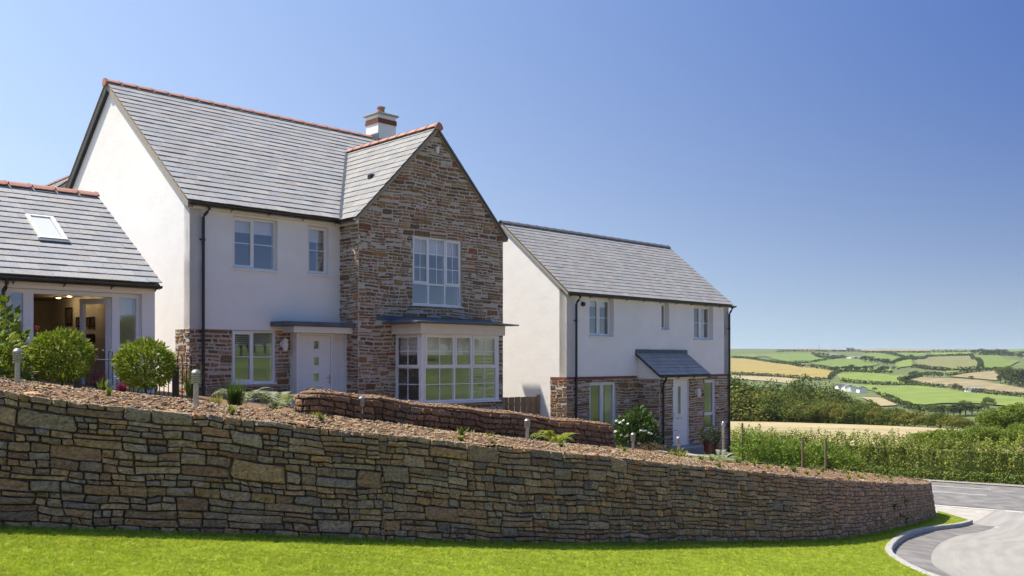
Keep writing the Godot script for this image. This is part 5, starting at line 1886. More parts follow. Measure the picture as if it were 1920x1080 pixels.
# ------------------------------------------------------------------ garden things
func bollard(label: String, x: float, d: float, high: float, r := 0.028) -> void:
	var o := thing("bollard_light", label, "bollard light", P(x, garden(x, d) - 0.02, d), R.randf() * TAU)
	var p := MB.new()
	p.lathe([[r, -0.05], [r, high * 0.62]], 14)
	part(o, "post", p, M.steel)
	var g := MB.new()
	g.lathe([[0.0, high * 0.62], [r * 0.85, high * 0.62], [r * 0.85, high * 0.9], [0.0, high * 0.9]], 14)
	part(o, "lamp_glass", g, M.lamp_glass)
	for k in 5:
		var y := high * (0.64 + 0.052 * k)
		var l := MB.new()
		l.lathe([[r * 0.9, y], [r * 1.75, y - 0.006], [r * 1.75, y + 0.002], [r * 0.9, y + 0.008]], 16)
		part(o, "louvre", l, M.steel)
	var c := MB.new()
	c.lathe([[0.0, high * 0.89], [r * 1.75, high * 0.89], [r * 1.7, high * 0.93], [r * 1.2, high * 0.98], [r * 0.5, high], [0.0, high]], 16)
	part(o, "cap", c, M.steel)

func make_garden_things() -> void:
	bollard("steel louvred bollard light among the leafy shrubs beside the annex", -5.33, 9.6, 0.40, 0.027)
	bollard("steel louvred bollard light beside the thick black railing post", -3.62, 10.2, 0.42, 0.03)
	bollard("steel louvred bollard light before the rounded end of the terrace wall", -2.13, 12.6, 0.37)
	bollard("steel louvred bollard light beside the bright green fern by the terrace wall", 0.24, 14.1, 0.36)
	bollard("steel louvred bollard light in front of the white hydrangea", 2.46, 18.1, 0.43)
	bollard("short steel bollard light behind the yellow-green bush", 3.55, 19.0, 0.46)
	bollard("tall slim lamp post on the small front lawn", 5.62, 23.7, 1.12, 0.032)
	low_wall("low rubble terrace wall with brown earth on top before the bay window", [[-2.75, 12.2], [-1.2, 13.9], [0.4, 15.6], [1.75, 17.1]], 0.36, 0.50, 0.46, 401)
	low_wall("short dark rubble wall behind the terrace wall, below the timber fence", [[-0.5, 19.4], [0.6, 19.9], [1.7, 20.6]], 0.36, 0.30, 0.40, 431)
	# black bow-topped railing
	var rail := thing("bow_top_railing", "black bow-topped iron railing between the annex and the ball trees", "railing")
	var a := Vector2(-8.9, 15.3)
	var b := Vector2(-4.45, 12.55)
	var n := 52
	var top := func(f: float) -> Vector3:
		var c := a.lerp(b, f)
		return P(c.x, lerpf(0.22, 0.02, f), c.y)
	for k in range(0, n, 2):
		var m := MB.new()
		var p0: Vector3 = top.call(float(k) / n)
		var p1: Vector3 = top.call(float(k + 1) / n)
		var pts := [p0 - Vector3(0, 0.95, 0), p0]
		for i in range(1, 6):
			var an := PI * i / 6
			pts.append((p0 + p1) / 2 - (p1 - p0) / 2 * cos(an) + Vector3(0, sin(an) * 0.05, 0))
		pts.append_array([p1, p1 - Vector3(0, 0.95, 0)])
		m.tube(pts, 0.0075, 0.0075, 6)
		part(rail, "bow_bar", m, M.black_iron)
	for h in [-0.10, -0.72]:
		var m := MB.new()
		m.tube([top.call(0.0) + Vector3(0, h, 0), top.call(1.0) + Vector3(0, h, 0)], 0.011, 0.011, 6)
		part(rail, "rail", m, M.black_iron)
	for f in [0.0, 0.46, 0.915]:
		var p: Vector3 = top.call(f)
		var m := MB.new()
		m.cbox(p + Vector3(-0.04, -1.0, -0.04), p + Vector3(0.04, 0.0 if f < 0.9 else -0.12, 0.04), 0.008)
		part(rail, "post", m, M.black_iron)
	# timber fence between the houses
	var fe := thing("timber_fence", "short upright-board timber fence panel between the two houses", "fence")
	var fa := Vector2(-0.32, 29.1)
	var fb := Vector2(0.88, 29.75)
	for k in 12:
		var p0 := fa.lerp(fb, k / 12.0)
		var d := (fb - fa).normalized()
		var m := MB.new()
		var v := R.randf_range(0.8, 1.2)
		m.col = Color(v, v, v)
		m.cbox(Vector3(0.003, 0, -0.011 - 0.008 * (k % 2)), Vector3(0.107, 1.48 + R.randf_range(-0.006, 0.006), 0.011 - 0.008 * (k % 2)), 0.003, Transform3D(Basis(Vector3(d.x, 0, -d.y), Vector3.UP, Vector3(d.y, 0, d.x)), P(p0.x, -2.70, p0.y)))
		part(fe, "board", m, M.timber)
	for y in [0.3, 1.2]:
		var m := MB.new()
		var d := (fb - fa).normalized()
		m.box(Vector3(0, y, -0.07), Vector3(fa.distance_to(fb), y + 0.08, -0.024), Transform3D(Basis(Vector3(d.x, 0, -d.y), Vector3.UP, Vector3(d.y, 0, d.x)), P(fa.x, -2.70, fa.y)))
		part(fe, "rail", m, M.timber)
	var fp := MB.new()
	fp.cbox(P(fb.x, -2.9, fb.y) + Vector3(-0.05, 0, -0.05), P(fb.x, -1.17, fb.y) + Vector3(0.05, 0.02, 0.05), 0.008)
	part(fe, "post", fp, M.timber)
	# clipped ball trees and shrubs by the railing
	topiary("clipped ball-shaped bay tree nearest the leafy shrubs", P(-5.82, -0.36, 11.5), 0.345, 0.10, 11)
	topiary("clipped ball-shaped bay tree beside the stone corner of the house", P(-4.74, -0.50, 11.5), 0.33, 0.14, 12)
	bush("leafy_shrub", "tall leafy green shrub with red heart ornament before the annex downpipe", "shrub", P(-7.25, -0.45, 12.4), Vector3(0.55, 1.05, 0.45), 900, 0.13, 0.07, Color(0.13, 0.19, 0.03), 13)
	bush("leafy_shrub", "lower leafy shrub around the annex-side bollard light", "shrub", P(-6.35, -0.42, 10.9), Vector3(0.42, 0.7, 0.4), 620, 0.11, 0.06, Color(0.16, 0.22, 0.035), 14)
	bush("leafy_shrub", "broad-leaved rounded shrub before the annex side window", "shrub", P(-7.0, -0.35, 11.9), Vector3(0.5, 0.72, 0.42), 900, 0.10, 0.055, Color(0.17, 0.22, 0.035), 15)
	var heart := thing("heart_ornament", "small red heart on a stick above the leafy shrub", "ornament", P(-6.72, 0.42, 12.6))
	var hm := MB.new()
	hm.prism(PackedVector2Array([Vector2(0, 0), Vector2(0.034, 0.04), Vector2(0.03, 0.06), Vector2(0.014, 0.064), Vector2(0, 0.054), Vector2(-0.014, 0.064), Vector2(-0.03, 0.06), Vector2(-0.034, 0.04)]), -0.008, 0.008)
	part(heart, "heart", hm, M.red_paint)
	var hs := MB.new()
	hs.tube([Vector3(0, -0.9, 0), Vector3(0, 0.01, 0)], 0.005, 0.005, 6)
	part(heart, "stick", hs, M.bark)
	# flowers and small plants
	var tones := {"purple": Color(0.22, 0.03, 0.13), "green": Color(0.09, 0.15, 0.03), "lime": Color(0.22, 0.23, 0.03), "grey": Color(0.24, 0.27, 0.17), "dark": Color(0.045, 0.03, 0.02)}
	spikes("flower_spike", "pink flower spikes beside the first ball tree", "flower", P(-5.42, -0.42, 11.7), 26, 0.42, 0.35, 0.02, tones.purple, 21)
	spikes("flower_spike", "low purple flowers along the foot of the black railing", "flower", P(-5.25, -0.45, 12.0), 70, 0.22, 0.7, 0.02, tones.purple, 22)
	spikes("grass_clump", "pale green grassy clump behind the railing end", "plant", P(-4.75, -0.55, 13.2), 90, 0.55, 0.4, 0.02, tones.green, 23)
	spikes("conifer", "small upright green conifer in the mulch before the stone window wall", "shrub", P(-3.70, -0.74, 11.9), 320, 0.55, 0.30, 0.018, tones.green, 24)
	spikes("grass_clump", "yellow-green tuft beside the second bollard light", "plant", P(-3.75, -0.70, 11.2), 90, 0.36, 0.5, 0.016, tones.lime, 25)
	fern("pale spreading fern in front of the white porch surround", P(-3.55, -0.80, 13.4), 13, 0.78, tones.grey, 26)
	fern("pale fern sprawling left of the porch step", P(-4.0, -0.70, 13.2), 11, 0.66, tones.grey, 27)
	fern("bright green fern at the foot of the terrace wall", P(0.70, -1.40, 14.5), 12, 0.55, Color(0.20, 0.24, 0.03), 28)
	fern("pale fern at the edge of the small front lawn", P(4.25, -2.12, 18.2), 12, 0.52, tones.grey, 29)
	spikes("grass_clump", "small yellow plant at the rounded end of the terrace wall", "plant", P(-2.62, -0.85, 11.8), 70, 0.22, 0.9, 0.035, tones.lime, 30)
	spikes("grass_clump", "tiny yellow-green plant midway along the terrace wall foot", "plant", P(-1.15, -1.14, 13.1), 60, 0.2, 0.9, 0.035, tones.lime, 31)
	spikes("grass_clump", "tiny lime plant below the bay window side of the terrace wall", "plant", P(-0.62, -1.22, 13.5), 60, 0.2, 0.9, 0.035, tones.lime, 32)
	bush("low_bush", "small yellow-green bush before the short bollard light", "bush", P(3.18, -1.98, 17.2), Vector3(0.25, 0.2, 0.22), 420, 0.06, 0.03, Color(0.19, 0.22, 0.04), 33)
	bush("low_bush", "low mound of yellow-green leaves beside the hydrangea bollard", "bush", P(2.15, -1.88, 17.9), Vector3(0.22, 0.13, 0.2), 260, 0.05, 0.025, Color(0.19, 0.21, 0.05), 34)
	bush("dark_shrub", "dark red shrub under the bay window corner", "shrub", P(-0.75, -1.95, 23.6), Vector3(0.25, 0.45, 0.25), 260, 0.09, 0.035, tones.dark, 35)
	bush("dark_shrub", "dark red shrub before the timber fence", "shrub", P(-0.1, -2.1, 25.6), Vector3(0.25, 0.55, 0.25), 300, 0.09, 0.035, tones.dark, 36)
	var hy := bush("hydrangea", "large green hydrangea with white flower heads beside the lean-to porch", "shrub", P(3.92, garden(3.92, 28.2) + 0.05, 28.2), Vector3(0.75, 1.0, 0.62), 1700, 0.14, 0.075, Color(0.06, 0.11, 0.025), 37)
	var rg := RandomNumberGenerator.new()
	rg.seed = 41
	for q in [[-0.62, 0.78, 0.1], [-0.52, 0.74, 0.25], [-0.40, 0.80, 0.2], [-0.3, 0.70, 0.35], [-0.66, 0.45, 0.2], [-0.5, 0.36, 0.35], [-0.35, 0.34, 0.45], [0.1, 0.52, 0.55], [0.22, 0.50, 0.55], [0.33, 0.44, 0.5], [0.42, 0.40, 0.45], [0.0, 0.12, 0.6]]:
		var f := MB.new()
		for i in 60:
			var d := Vector3(rg.randfn(), absf(rg.randfn()), rg.randfn()).normalized()
			var v := rg.randf_range(0.8, 1.1)
			f.col = Color(0.72 * v, 0.74 * v, 0.66 * v)
			var s := d.cross(Vector3(rg.randfn(), rg.randfn(), rg.randfn())).normalized()
			f.leaf(d * 0.06 - s * 0.015, s, s.cross(d), 0.035, 0.03)
		part(hy, "flower_head", f, M.petal).position = Vector3(q[0], q[1] + 0.05, q[2])
	bush("low_bush", "low bed of mixed red and white flowers at the hydrangea foot", "flower", P(4.2, garden(4.2, 26.8), 26.8), Vector3(0.5, 0.2, 0.3), 420, 0.05, 0.035, Color(0.12, 0.10, 0.06), 38)
	# pot by the lean-to porch
	var pot := thing("flower_pot", "glossy dark red plant pot by the narrow ground-floor window", "pot", P(6.62, garden(6.62, 29.6) + 0.05, 29.6))
	var pm := MB.new()
	pm.lathe([[0.0, 0.0], [0.15, 0.0], [0.24, 0.2], [0.25, 0.42], [0.28, 0.44], [0.28, 0.48], [0.24, 0.48], [0.22, 0.40], [0.0, 0.38]], 24)
	part(pot, "pot_body", pm, M.pot)
	bush("pot_plant", "dark leafy plant growing in the glossy red pot", "plant", P(6.62, garden(6.62, 29.6) + 0.43, 29.6), Vector3(0.40, 0.5, 0.38), 520, 0.1, 0.04, Color(0.04, 0.06, 0.025), 42)
	# staked saplings at the bend of the wall
	for q in [[7.05, 26.2, 1.15, 1], [7.75, 26.6, 0.95, 2], [8.35, 26.9, 1.05, 3], [8.9, 26.5, 0.9, 4], [9.5, 27.0, 1.0, 5], [9.95, 26.6, 0.85, 6], [7.5, 27.8, 1.2, 7], [8.8, 28.2, 1.1, 8]]:
		bush("young_shrub", "feathery light green young shrub in the planted corner behind the wall", "shrub", P(q[0], garden(q[0], q[1]), q[1]), Vector3(0.55, q[2] * 0.72, 0.5), 1300, 0.12, 0.035, Color(0.16, 0.24, 0.042), 50 + int(q[3]), "young shrubs planted behind the wall")
	var li := 0
	for q in [[6.75, 26.1, 1.25], [8.45, 25.9, 1.0], [9.05, 25.7, 1.05]]:
		var st := thing("timber_stake", ["pale timber stake at the front lawn edge of the young shrubs", "weathered timber stake amid the young shrubs", "weathered timber stake at the outer side of the young shrubs"][li], "stake", P(q[0], garden(q[0], q[1]) - 0.1, q[1]))
		var m := MB.new()
		m.lathe([[0.035, 0.0], [0.033, q[2]], [0.02, q[2] + 0.03], [0.0, q[2] + 0.03]], 10)
		part(st, "stake_post", m, M.post_wood)
		li += 1

func make_crest_things() -> void:
	var rg := RandomNumberGenerator.new()
	rg.seed = 611
	for k in 44:
		var s := rg.randf_range(2.5, 33.0)
		var w := wall_at(s)
		var c: Vector2 = w[0] - w[1] * rg.randf_range(0.25, 1.3)
		spikes("crest_weed", "small green weed in the brown chips behind the long wall crest", "weed", P(c.x, garden(c.x, c.y), c.y), 16 + rg.randi() % 14, rg.randf_range(0.09, 0.22), 0.9, 0.026, Color(0.14, 0.19, 0.035) if k % 3 else Color(0.24, 0.25, 0.05), 620 + k, "weeds behind the long wall crest")
	for k in 40:
		var s := rg.randf_range(1.5, 30.0)
		var w := wall_at(s)
		var c: Vector2 = w[0] - w[1] * rg.randf_range(0.20, 0.42)
		var m := MB.new()
		m.col = stone_colour(DRY_COLOURS, rg)
		var ln := rg.randf_range(0.07, 0.17)
		var pl := PackedVector2Array()
		for i in 7: pl.append(Vector2(cos(TAU * i / 7), sin(TAU * i / 7) * 0.6) * ln * rg.randf_range(0.7, 1.1))
		stone_shape(m, pl, ln * 0.45, 0.03, func(q: Vector3) -> Vector3: return Vector3(q.x, q.z, -q.y), rg)
		var o := part(self, "loose_stone", m, M.stone)
		o.position = P(c.x, terrain(w[0].x, w[0].y) + WALL_HIGH - 0.015, c.y)
		o.rotation.y = rg.randf() * TAU
		tag(o, "loose brown stone lying on the crest of the long wall", "stone", "loose stones on the wall crest")

# ------------------------------------------------------------------ hedge, fields, trees, far buildings
const FIELDS := [
	["golden", [349.5, 1422.9, 365.7, 1394.7, 363.4, 1252.2, 317.4, 981.6, 319.6, 909.9, 317.1, 874.3, 280.7, 791.2, 271.3, 788.1, 257.8, 833.4, 240.9, 877.8, 223.5, 909.9]],
	["pale", [217.2, 881.3, 247.6, 833.4, 258.6, 791.2, 232.2, 742.3, 227.3, 778.7, 205.4, 833.4]],
	["green", [487.5, 1765.2, 552.3, 1765.2, 588.3, 1744.1, 463.6, 1287.7, 415.7, 1232.4, 390.2, 1247.2, 399.1, 1367.2]],
	["green", [406.5, 1217.7, 567.7, 1463.2, 465.5, 1128.8, 366.8, 924.5, 333.9, 931.9]],
	["lime", [304.4, 833.4, 326.1, 836.7, 335.7, 810.4, 341.4, 760.3, 320.4, 736.4, 313.9, 690.8, 295.4, 713.2, 286.8, 739.3, 284.9, 772.5]],
	["lime", [269.4, 730.5, 287.3, 690.8, 310, 677.2, 311.8, 632.7, 305.1, 596, 307.6, 535.1, 255, 443.5, 251, 463.4, 247.3, 476.6, 231.6, 478.5, 217.2, 469, 210.7, 482.3, 225.3, 539.4, 255.5, 630.2]],
	["pale", [211.1, 539.4, 219.9, 528.7, 203.3, 469, 192.7, 465.3]],
	["tan", [329.4, 736.4, 345.2, 751.2, 354.7, 727.6, 365.3, 699.1, 355.1, 617.8, 325.3, 565.8, 316.7, 586.5, 320.1, 625.2, 322.3, 661.1, 320, 693.6]],
	["olive", [524.3, 1160.8, 682.7, 1463.2, 715.6, 1457.4, 739.3, 1434.3, 553.8, 1054.7, 440.7, 843.4, 404.2, 820.2, 407.9, 874.3]],
	["green", [749.5, 1445.8, 768.9, 1405.9, 603.2, 1058.9, 569.7, 1009.4, 456.5, 840.1, 445.1, 843.4, 575.4, 1093.3]],
	["tan", [364.6, 745.2, 392.4, 766.4, 427.9, 784.9, 374.2, 685.3, 370.1, 713.2]],
	["green", [651.1, 1655.9, 691, 1682.6, 643, 1451.5, 480.9, 1128.8, 509.9, 1252.2]],
	["tan", [677.5, 2189.8, 994.2, 2400.4, 1062.7, 2260.9, 867, 1844.4, 776.8, 1958.2, 707.3, 2054.3, 592.5, 1904.3]],
	["green", [700.5, 1675.9, 766.5, 1642.8, 693.8, 1492.7, 670.5, 1504.6]],
	["lime", [833.9, 1779.3, 877.2, 1702.9, 758, 1469, 693.6, 1469]],
	["green", [431.9, 1758.1, 489.1, 1793.6, 417.9, 1486.7, 377.1, 1428.6, 363.7, 1480.8]],
	["lime", [489.5, 1137.8, 564.2, 1257.2, 459.7, 1021.6, 383.8, 884.8]],
	["green", [969.9, 1751.1, 1185.6, 2062.5, 948.1, 1649.3, 918.5, 1642.8]],
	["lime", [331.8, 917.2, 369.8, 870.8, 358.2, 836.7, 345.2, 833.4, 334.8, 870.8, 321.9, 881.3]],
	["lime", [393.5, 807.2, 417.5, 807.2, 398.7, 778.7, 372, 760.3]],
]
const HEDGES := [
	[359.4, 1463.2, 371.1, 1405.9, 360.5, 1242.3, 312.4, 966, 317.1, 902.7, 317.3, 870.8],
	[220, 895.5, 238, 867.3, 256.6, 820.2, 267, 775.6, 278.3, 778.7],
	[281.3, 788.1, 300, 833.4, 317.8, 863.9, 330.6, 863.9, 338.3, 820.2],
	[279.2, 757.2, 282.3, 727.6, 290.7, 701.9, 308.9, 679.9, 316.1, 650.7],
	[319.1, 733.4, 347.4, 757.2],
	[317.9, 730.5, 311.3, 682.6],
	[422.7, 939.4, 398.2, 850.2, 399.3, 810.4, 433.8, 823.5],
	[743, 1440, 559.2, 1063.2, 443.6, 843.4],
	[364.6, 745.2, 405.7, 781.8, 443.2, 810.4],
	[315, 615.3, 310.4, 574.9, 306.4, 532.9],
	[223, 535.1, 205.7, 470.9, 199, 433],
	[583.7, 1730.3, 473.4, 1308.4],
	[719.7, 1730.3, 642.2, 1445.8],
	[475.6, 1115.3, 644.1, 1434.3],
	[688, 1469, 750.8, 1451.5],
	[384, 1227.5, 410.8, 1217.7, 567.7, 1463.2],
	[547.9, 1217.7, 688.1, 1474.9],
	[766.5, 1457.4, 784.3, 1372.7],
	[677.3, 1730.3, 891.4, 1723.4],
	[552.5, 1859.2, 782, 1997.7],
]
# x, distance, height
const ROW_TREES := [314.5, 877.8, 4.9, 319.3, 874.3, 5.2, 324.4, 867.3, 6.4, 333.1, 874.3, 7.0, 333.8, 860.4, 6.0, 338.6, 853.6, 6.6, 347.3, 860.4, 5.4, 338.3, 820.2, 6.4, 339.8, 813.7, 9.4, 340.7, 800.8, 4.8, 369.9, 863.9, 4.5, 372.9, 860.4, 2.6, 345.6, 772.5, 5.0, 346.1, 763.3, 6.1, 350.1, 760.3, 5.0, 351.9, 754.2, 6.1, 354.3, 748.2, 6.5, 356.7, 742.3, 5.2, 396.1, 833.4, 3.9]
const FIELD_TREES := [312, 627.7, 5.5, 310.3, 617.8, 5.2, 311.1, 612.8, 3.4, 310, 605.5, 3.3, 304, 559.1, 2.7, 367.6, 713.2, 3.4, 415.5, 791.2, 4.1, 258.7, 635.3, 3.1, 233.8, 568.1, 3.0, 628.9, 1405.9, 9.1]
const SKYLINE_TREES := [775.9, 1492.7, 8.9, 781.9, 1486.7, 10.4, 773.6, 1451.5, 9.6, 777.5, 1440, 10.3, 776.9, 1422.9, 10.9, 782.5, 1417.2, 9.9, 776.7, 1389.2, 7.3, 785.7, 1383.7, 5.3, 801.3, 1400.3, 6.4, 744.6, 1303.2, 6.8, 876.9, 1851.8, 4.0, 879.6, 1837.1, 4.0, 884.9, 1815.2, 4.2, 890.9, 1807.9, 4.0, 893.2, 1793.6, 4.0, 737.3, 2038, 6.3, 758.5, 1981.8, 6.2, 766.2, 1966, 5.1, 748, 2038, 5.3, 763.2, 2021.8, 5.9]
const WOOD_TREES := [392.9, 716.1, 9.4, 373.6, 674.5, 13.5, 367.9, 655.9, 14.9, 365.1, 642.9, 14.6, 365.5, 637.8, 14.3, 365.6, 666.4, 8.1, 358, 640.4, 7.8, 359, 630.2, 7.2, 384, 669.1, 11.1]
const COPSE_TREES := [195.6, 417.7, 5.1, 196.2, 412.8, 6.0, 199.1, 412.8, 5.6, 200.4, 409.5, 5.6, 202.4, 407.9, 6.1, 206.1, 409.5, 6.7, 209.4, 411.1, 7.5, 214, 414.4, 6.2, 220, 421.1, 5.1, 238.1, 445.3, 6.4, 229.6, 433, 4.9, 197.6, 443.5, 3.1, 199.1, 440, 2.8, 199, 434.8, 2.7]
const FARM_TREES := [570.2, 1655.9, 7.8, 571.9, 1636.2, 7.1, 576.8, 1629.7, 5.7, 513.5, 1405.9, 6.1, 553.1, 1492.7, 7.8, 557.1, 1547.3, 7.0, 505.4, 1308.4, 4.6, 496.1, 1267.3, 5.5, 471.6, 1188.9, 10.4, 470.5, 1165.4, 10.2, 469.1, 1142.4, 9.4, 469.6, 1124.3, 8.8, 458.6, 1088.9, 8.4]
const EDGE_TREES := [38.0, 163.5, 10.4, 40.7, 162.8, 9.8, 42.0, 160.3, 8.7, 43.3, 157.8, 8.8, 44.6, 155.1, 6.9, 46.1, 151.7, 6.4, 47.3, 148.8, 5.7, 48.3, 146.3, 5.1, 49.3, 143.8, 4.6, 50.1, 141.3, 4.3, 50.9, 138.8, 4.2, 51.7, 136.2, 3.9, 52.3, 133.7, 3.8, 53.0, 131.2, 3.6, 53.5, 128.7, 3.4, 54.0, 126.2, 3.2, 54.5, 123.7, 3.0, 54.8, 121.1, 2.5, 55.2, 118.3, 2.3, 55.5, 115.4, 2.2, 55.6, 112.5, 2.1, 55.7, 110.0, 2.0]
const VALLEY_TREES := [60.8, 240.0, 18.5, 66.9, 250.0, 18.7, 73.0, 250.0, 18.8, 72.0, 230.0, 17.9, 78.4, 240.0, 18.4, 77.6, 230.0, 17.5, 84.3, 240.0, 18.7, 83.2, 230.0, 17.5, 100.9, 290.0, 19.6, 103.7, 280.0, 17.7, 104.4, 290.0, 19.2, 111.5, 290.0, 18.4, 86.7, 290.0, 19.7, 96.0, 240.0, 13.9, 92.0, 262.0, 16.5, 112.0, 268.0, 14.0]

func plant_list(list: Array, called: String, label: String, group: String, kinds: Array, wide: Array, lift := 0.0) -> void:
	var rg := RandomNumberGenerator.new()
	rg.seed = list.size() * 7 + 3
	for k in range(0, list.size(), 3):
		var x: float = list[k]
		var d: float = list[k + 1]
		tree(called, label, "tree", group, kinds[rg.randi() % kinds.size()], P(x, terrain(x, d) - 0.2 + lift, d), list[k + 2] * rg.randf_range(0.84, 1.04), rg.randf_range(wide[0], wide[1]), rg.randf() * TAU)

func far_house(label: String, x: float, d: float, size: Vector3, turn: float, roof_col: Material, wall: Material) -> void:
	var o := thing("farm_building", label, "building", P(x, terrain(x, d) - 0.3, d), turn)
	var w := MB.new()
	w.prism(PackedVector2Array([Vector2(0, 0), Vector2(size.z, 0), Vector2(size.z, size.y), Vector2(size.z / 2, size.y * 1.5), Vector2(0, size.y)]), 0.0, size.x, along_x(0.0))
	part(o, "walls", w, wall)
	var r := MB.new()
	r.prism(chevron(size.y + 0.05, 0.3, size.y * 1.55, -size.z / 2, -size.z - 0.3, 0.3), 0.0, size.x + 0.6, along_x(-0.3))
	part(o, "roof", r, roof_col)

func make_country() -> void:
	var rg := RandomNumberGenerator.new()
	rg.seed = 900
	# stubble field beyond the hedge
	var sf := MB.new()
	drape(sf, PackedVector2Array([Vector2(-6, 66), Vector2(8, 56.5), Vector2(22, 51.5), Vector2(34, 58), Vector2(48, 80), Vector2(57, 108), Vector2(56, 117), Vector2(52, 127), Vector2(45, 139), Vector2(36, 150), Vector2(4, 152)]), 6.0, terrain, 0.0)
	ground("stubble_field", sf, M.field_stubble)
	for f in FIELDS:
		var m := MB.new()
		var poly := PackedVector2Array()
		for k in range(0, f[1].size(), 2): poly.append(Vector2(f[1][k], f[1][k + 1]))
		var big := 0.0
		for q in poly: big = maxf(big, q.y)
		var fixed := Geometry2D.offset_polygon(poly, 0.0)
		for q in (fixed if fixed.size() else [poly]):
			drape(m, q, 18.0 if big < 1000 else 30.0, terrain, 0.25 + big * 0.0004)
		if m.v.size():
			ground("field", m, M["field_" + f[0]])
	# roadside hedge
	var line := PackedVector2Array()
	for k in 38: line.append(road_pt(-26.0 + k * 1.2, 49.95 + 0.15 * sin(k * 1.3)))
	var hm := hedge_mesh(line, 2.0, 1.9, 100000, 0.10, Color(0.175, 0.215, 0.038), func(x, d): return terrain(x, d) - 0.1, rg)
	var hedge := part(self, "roadside_hedge", hm, M.leaf)
	tag(hedge, "thick clipped green hedge along the far side of the main road", "hedge")
	var core := MB.new()
	for k in line.size() - 1:
		var a := line[k]
		var b := line[k + 1]
		var n := RN * 0.55
		var y := terrain(a.x, a.y) - 0.2
		var q := [P(a.x - n.x, y, a.y - n.y), P(b.x - n.x, y, b.y - n.y), P(b.x + n.x, y, b.y + n.y), P(a.x + n.x, y, a.y + n.y)]
		for e in 4: core.quad(q[e], q[(e + 1) % 4], q[(e + 1) % 4] + Vector3(0, 1.55, 0), q[e] + Vector3(0, 1.55, 0))
		core.quad(q[0] + Vector3(0, 1.55, 0), q[1] + Vector3(0, 1.55, 0), q[2] + Vector3(0, 1.55, 0), q[3] + Vector3(0, 1.55, 0))
	part(hedge, "inner_branches", core, mat("hedge_inside", lin(0.175, 0.215, 0.038), 0.95))
	# low weeds at the hedge foot
	var wl := PackedVector2Array()
	for k in 24: wl.append(road_pt(-22.0 + k * 1.0, 48.95))
	var weeds := part(self, "verge_weeds", hedge_mesh(wl, 0.45, 0.5, 4200, 0.10, Color(0.13, 0.19, 0.04), terrain, rg), M.leaf)
	tag(weeds, "ragged light green weeds along the foot of the roadside hedge", "weeds", "", "stuff")
	# field hedgerows
	for h in HEDGES:
		var hl := PackedVector2Array()
		var ln := 0.0
		for k in range(0, h.size(), 2):
			hl.append(Vector2(h[k], h[k + 1]))
			if k: ln += hl[-1].distance_to(hl[-2])
		var dist := hl[0].length()
		var m := hedge_mesh(hl, 2.3 + dist * 0.0008, 3.0 + dist * 0.0015, int(clampf(ln * 900.0 / dist * 5.0, 500, 3200)), 0.8 + dist * 0.0010, Color(0.06, 0.08, 0.022), terrain, rg)
		var o := part(self, "field_hedgerow", m, M.leaf_far)
		tag(o, "dark hedgerow line dividing the distant fields", "hedgerow", "hedgerows between distant fields")
	# tree kinds
	tree_kind("oak_a", Color(0.10, 0.125, 0.028), 60, 34, 0.055, Vector3(0.42, 0.40, 0.42), 0.18, 1)
	tree_kind("oak_b", Color(0.12, 0.145, 0.028), 56, 34, 0.055, Vector3(0.46, 0.38, 0.46), 0.20, 2)
	tree_kind("oak_c", Color(0.115, 0.13, 0.032), 52, 34, 0.058, Vector3(0.50, 0.42, 0.50), 0.12, 3)
	tree_kind("far_a", Color(0.06, 0.08, 0.026), 26, 16, 0.11, Vector3(0.42, 0.42, 0.42), 0.13, 4)
	tree_kind("far_b", Color(0.07, 0.092, 0.028), 26, 16, 0.11, Vector3(0.48, 0.40, 0.48), 0.12, 5)
	tree_kind("near_a", Color(0.13, 0.18, 0.03), 150, 70, 0.05, Vector3(0.55, 0.50, 0.55), -0.02, 6)
	tree_kind("round_a", Color(0.085, 0.112, 0.028), 120, 60, 0.042, Vector3(0.50, 0.47, 0.50), 0.02, 9)
	tree_kind("round_b", Color(0.125, 0.14, 0.034), 120, 60, 0.042, Vector3(0.54, 0.46, 0.54), 0.0, 10)
	tree_kind("wood_a", Color(0.12, 0.135, 0.032), 80, 40, 0.065, Vector3(0.55, 0.50, 0.55), -0.02, 7)
	tree_kind("wood_b", Color(0.145, 0.15, 0.036), 80, 40, 0.065, Vector3(0.60, 0.48, 0.60), -0.02, 8)
	plant_list(EDGE_TREES, "field_edge_tree", "dark green tree at the far edge of the stubble field", "trees at the far edge of the stubble field", ["round_a", "round_b", "wood_b"], [1.05, 1.7])
	plant_list(VALLEY_TREES, "valley_tree", "tall dark tree in the valley wood behind the stubble field", "trees of the valley wood", ["round_a", "oak_b", "round_a"], [0.8, 1.0])
	plant_list(ROW_TREES, "hedgerow_tree", "small dark tree in the tree line below the golden field", "tree line across the middle fields", ["far_a", "far_b"], [1.0, 1.5])
	plant_list(FIELD_TREES, "lone_tree", "small round tree standing by itself among the far fields", "lone trees among the far fields", ["far_a", "far_b"], [1.1, 1.6])
	plant_list(SKYLINE_TREES, "skyline_tree", "tiny dark tree on the hill skyline", "trees on the hill skyline", ["far_a", "far_b"], [1.2, 1.8])
	plant_list(WOOD_TREES, "hillside_tree", "dark tree of the steep wood on the hillside opposite", "trees of the hillside wood", ["far_a", "oak_a"], [0.9, 1.3])
	plant_list(COPSE_TREES, "copse_tree", "dark tree of the copse below the lower green field", "trees of the lower copse", ["far_a", "far_b", "oak_a"], [1.1, 1.5])
	plant_list(FARM_TREES, "farmyard_tree", "dark tree around the hilltop farm buildings", "trees around the hilltop farm", ["far_a", "far_b"], [1.1, 1.6])
	# rounded trees beyond the hedge on the road side
	var li := 0
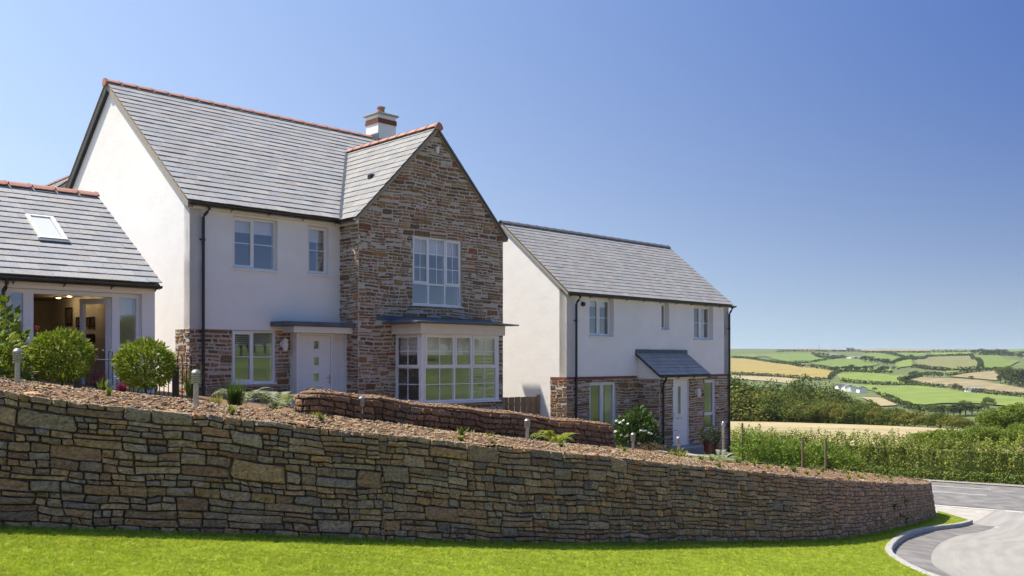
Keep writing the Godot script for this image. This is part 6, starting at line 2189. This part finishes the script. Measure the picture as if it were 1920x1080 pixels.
	for q in [[51.5, 95.0, 2.7, 1.2], [55.0, 97.0, 3.4, 1.15], [60.0, 98.0, 3.5, 1.2], [41.5, 72.0, 1.5, 1.5], [45.0, 75.0, 2.0, 1.4]]:
		tree("rounded_tree", "bright green rounded tree beyond the roadside hedge", "tree", "rounded trees beyond the roadside hedge", "near_a", P(q[0], terrain(q[0], q[1]) - 0.2, q[1]), q[2], q[3], li * 1.7)
		li += 1
	for q in [[27.5, 59.0, 1.5], [29.5, 60.0, 1.6], [32.0, 61.0, 1.7], [34.5, 62.0, 1.5]]:
		tree("field_bush", "yellow-green bush just behind the roadside hedge", "bush", "bushes behind the roadside hedge", "near_a", P(q[0], terrain(q[0], q[1]) - 0.3, q[1]), q[2], 1.5, q[0])
	# woodland on the rising ground east of the road, mirrored in the front windows
	for k in 34:
		var a := deg_to_rad(84.0 + 36.0 * rg.randf())
		var r := rg.randf_range(120, 240)
		var x := sin(a) * r
		var d := cos(a) * r
		tree("slope_tree", "round green tree on the grassy slope across the road", "tree", "trees on the slope across the road", ["oak_a", "oak_b", "oak_c"][k % 3], P(x, terrain(x, d) - 0.3, d), rg.randf_range(5, 9), rg.randf_range(0.9, 1.3), rg.randf() * TAU)
	# far buildings
	far_house("long pale hilltop farm shed with light roof among dark trees", 516.7, 1356.3, Vector3(26, 2.6, 12), 0.3, M.paving, M.render)
	far_house("small grey barn beside the hilltop farm shed", 583.9, 1629.7, Vector3(18, 3, 10), 0.5, M.paving, M.kerb)
	far_house("white farmhouse on the distant ridge skyline", 765.3, 2040.0, Vector3(22, 4.5, 10), 0.2, M.ridge_grey, M.render)
	far_house("long grey barn on the distant ridge skyline", 735.0, 2030.0, Vector3(30, 3, 12), 0.1, M.paving, M.kerb)
	far_house("white barn beside the round copse in the lower fields", 313.0, 606.0, Vector3(9, 2.4, 6), 0.4, M.paving, M.render)
	var names := ["white cottage with grey roof at the upper end of the hamlet", "white cottage with pale roof second in the hamlet row", "small white cottage in the middle of the hamlet row", "long white cottage near the lower end of the hamlet", "white cottage at the lower end of the hamlet beside the trees"]
	li = 0
	for q in [[238.0, 648.0, 8.0], [241.0, 640.0, 7.0], [240.0, 628.0, 6.0], [240.0, 617.0, 9.0], [242.0, 607.0, 7.0]]:
		far_house(names[li], q[0], q[1], Vector3(q[2], 3.0, 5), 0.3 + 0.3 * li, M.ridge_grey if li % 2 == 0 else M.paving, M.render)
		li += 1
	var mast := thing("radio_mast", "thin mast on the distant hill skyline", "mast", P(703.0, terrain(703, 2040) - 0.5, 2040))
	var mm := MB.new()
	for k in 4:
		var c := Vector3(1 if k & 1 else -1, 0, 1 if k & 2 else -1)
		mm.tube([c * 1.2, c * 0.2 + Vector3(0, 16, 0)], 0.22, 0.12, 5)
	for k in 5:
		var y := 2.0 + k * 2.8
		var e := lerpf(1.2, 0.2, y / 16.0)
		mm.box(Vector3(-e, y, -e), Vector3(e, y + 0.25, e))
	part(mast, "lattice", mm, M.kerb)

func _ready() -> void:
	R.seed = 4711
	warp.seed = 17
	warp.noise_type = FastNoiseLite.TYPE_SIMPLEX_SMOOTH
	warp.frequency = 0.02
	warp.fractal_octaves = 2
	make_light()
	make_materials()
	make_wall_line()
	make_ground()
	make_retaining_wall()
	make_house_one()
	make_house_two()
	make_annex()
	make_far_roof()
	make_garden_things()
	make_crest_things()
	make_mulch()
	make_country()
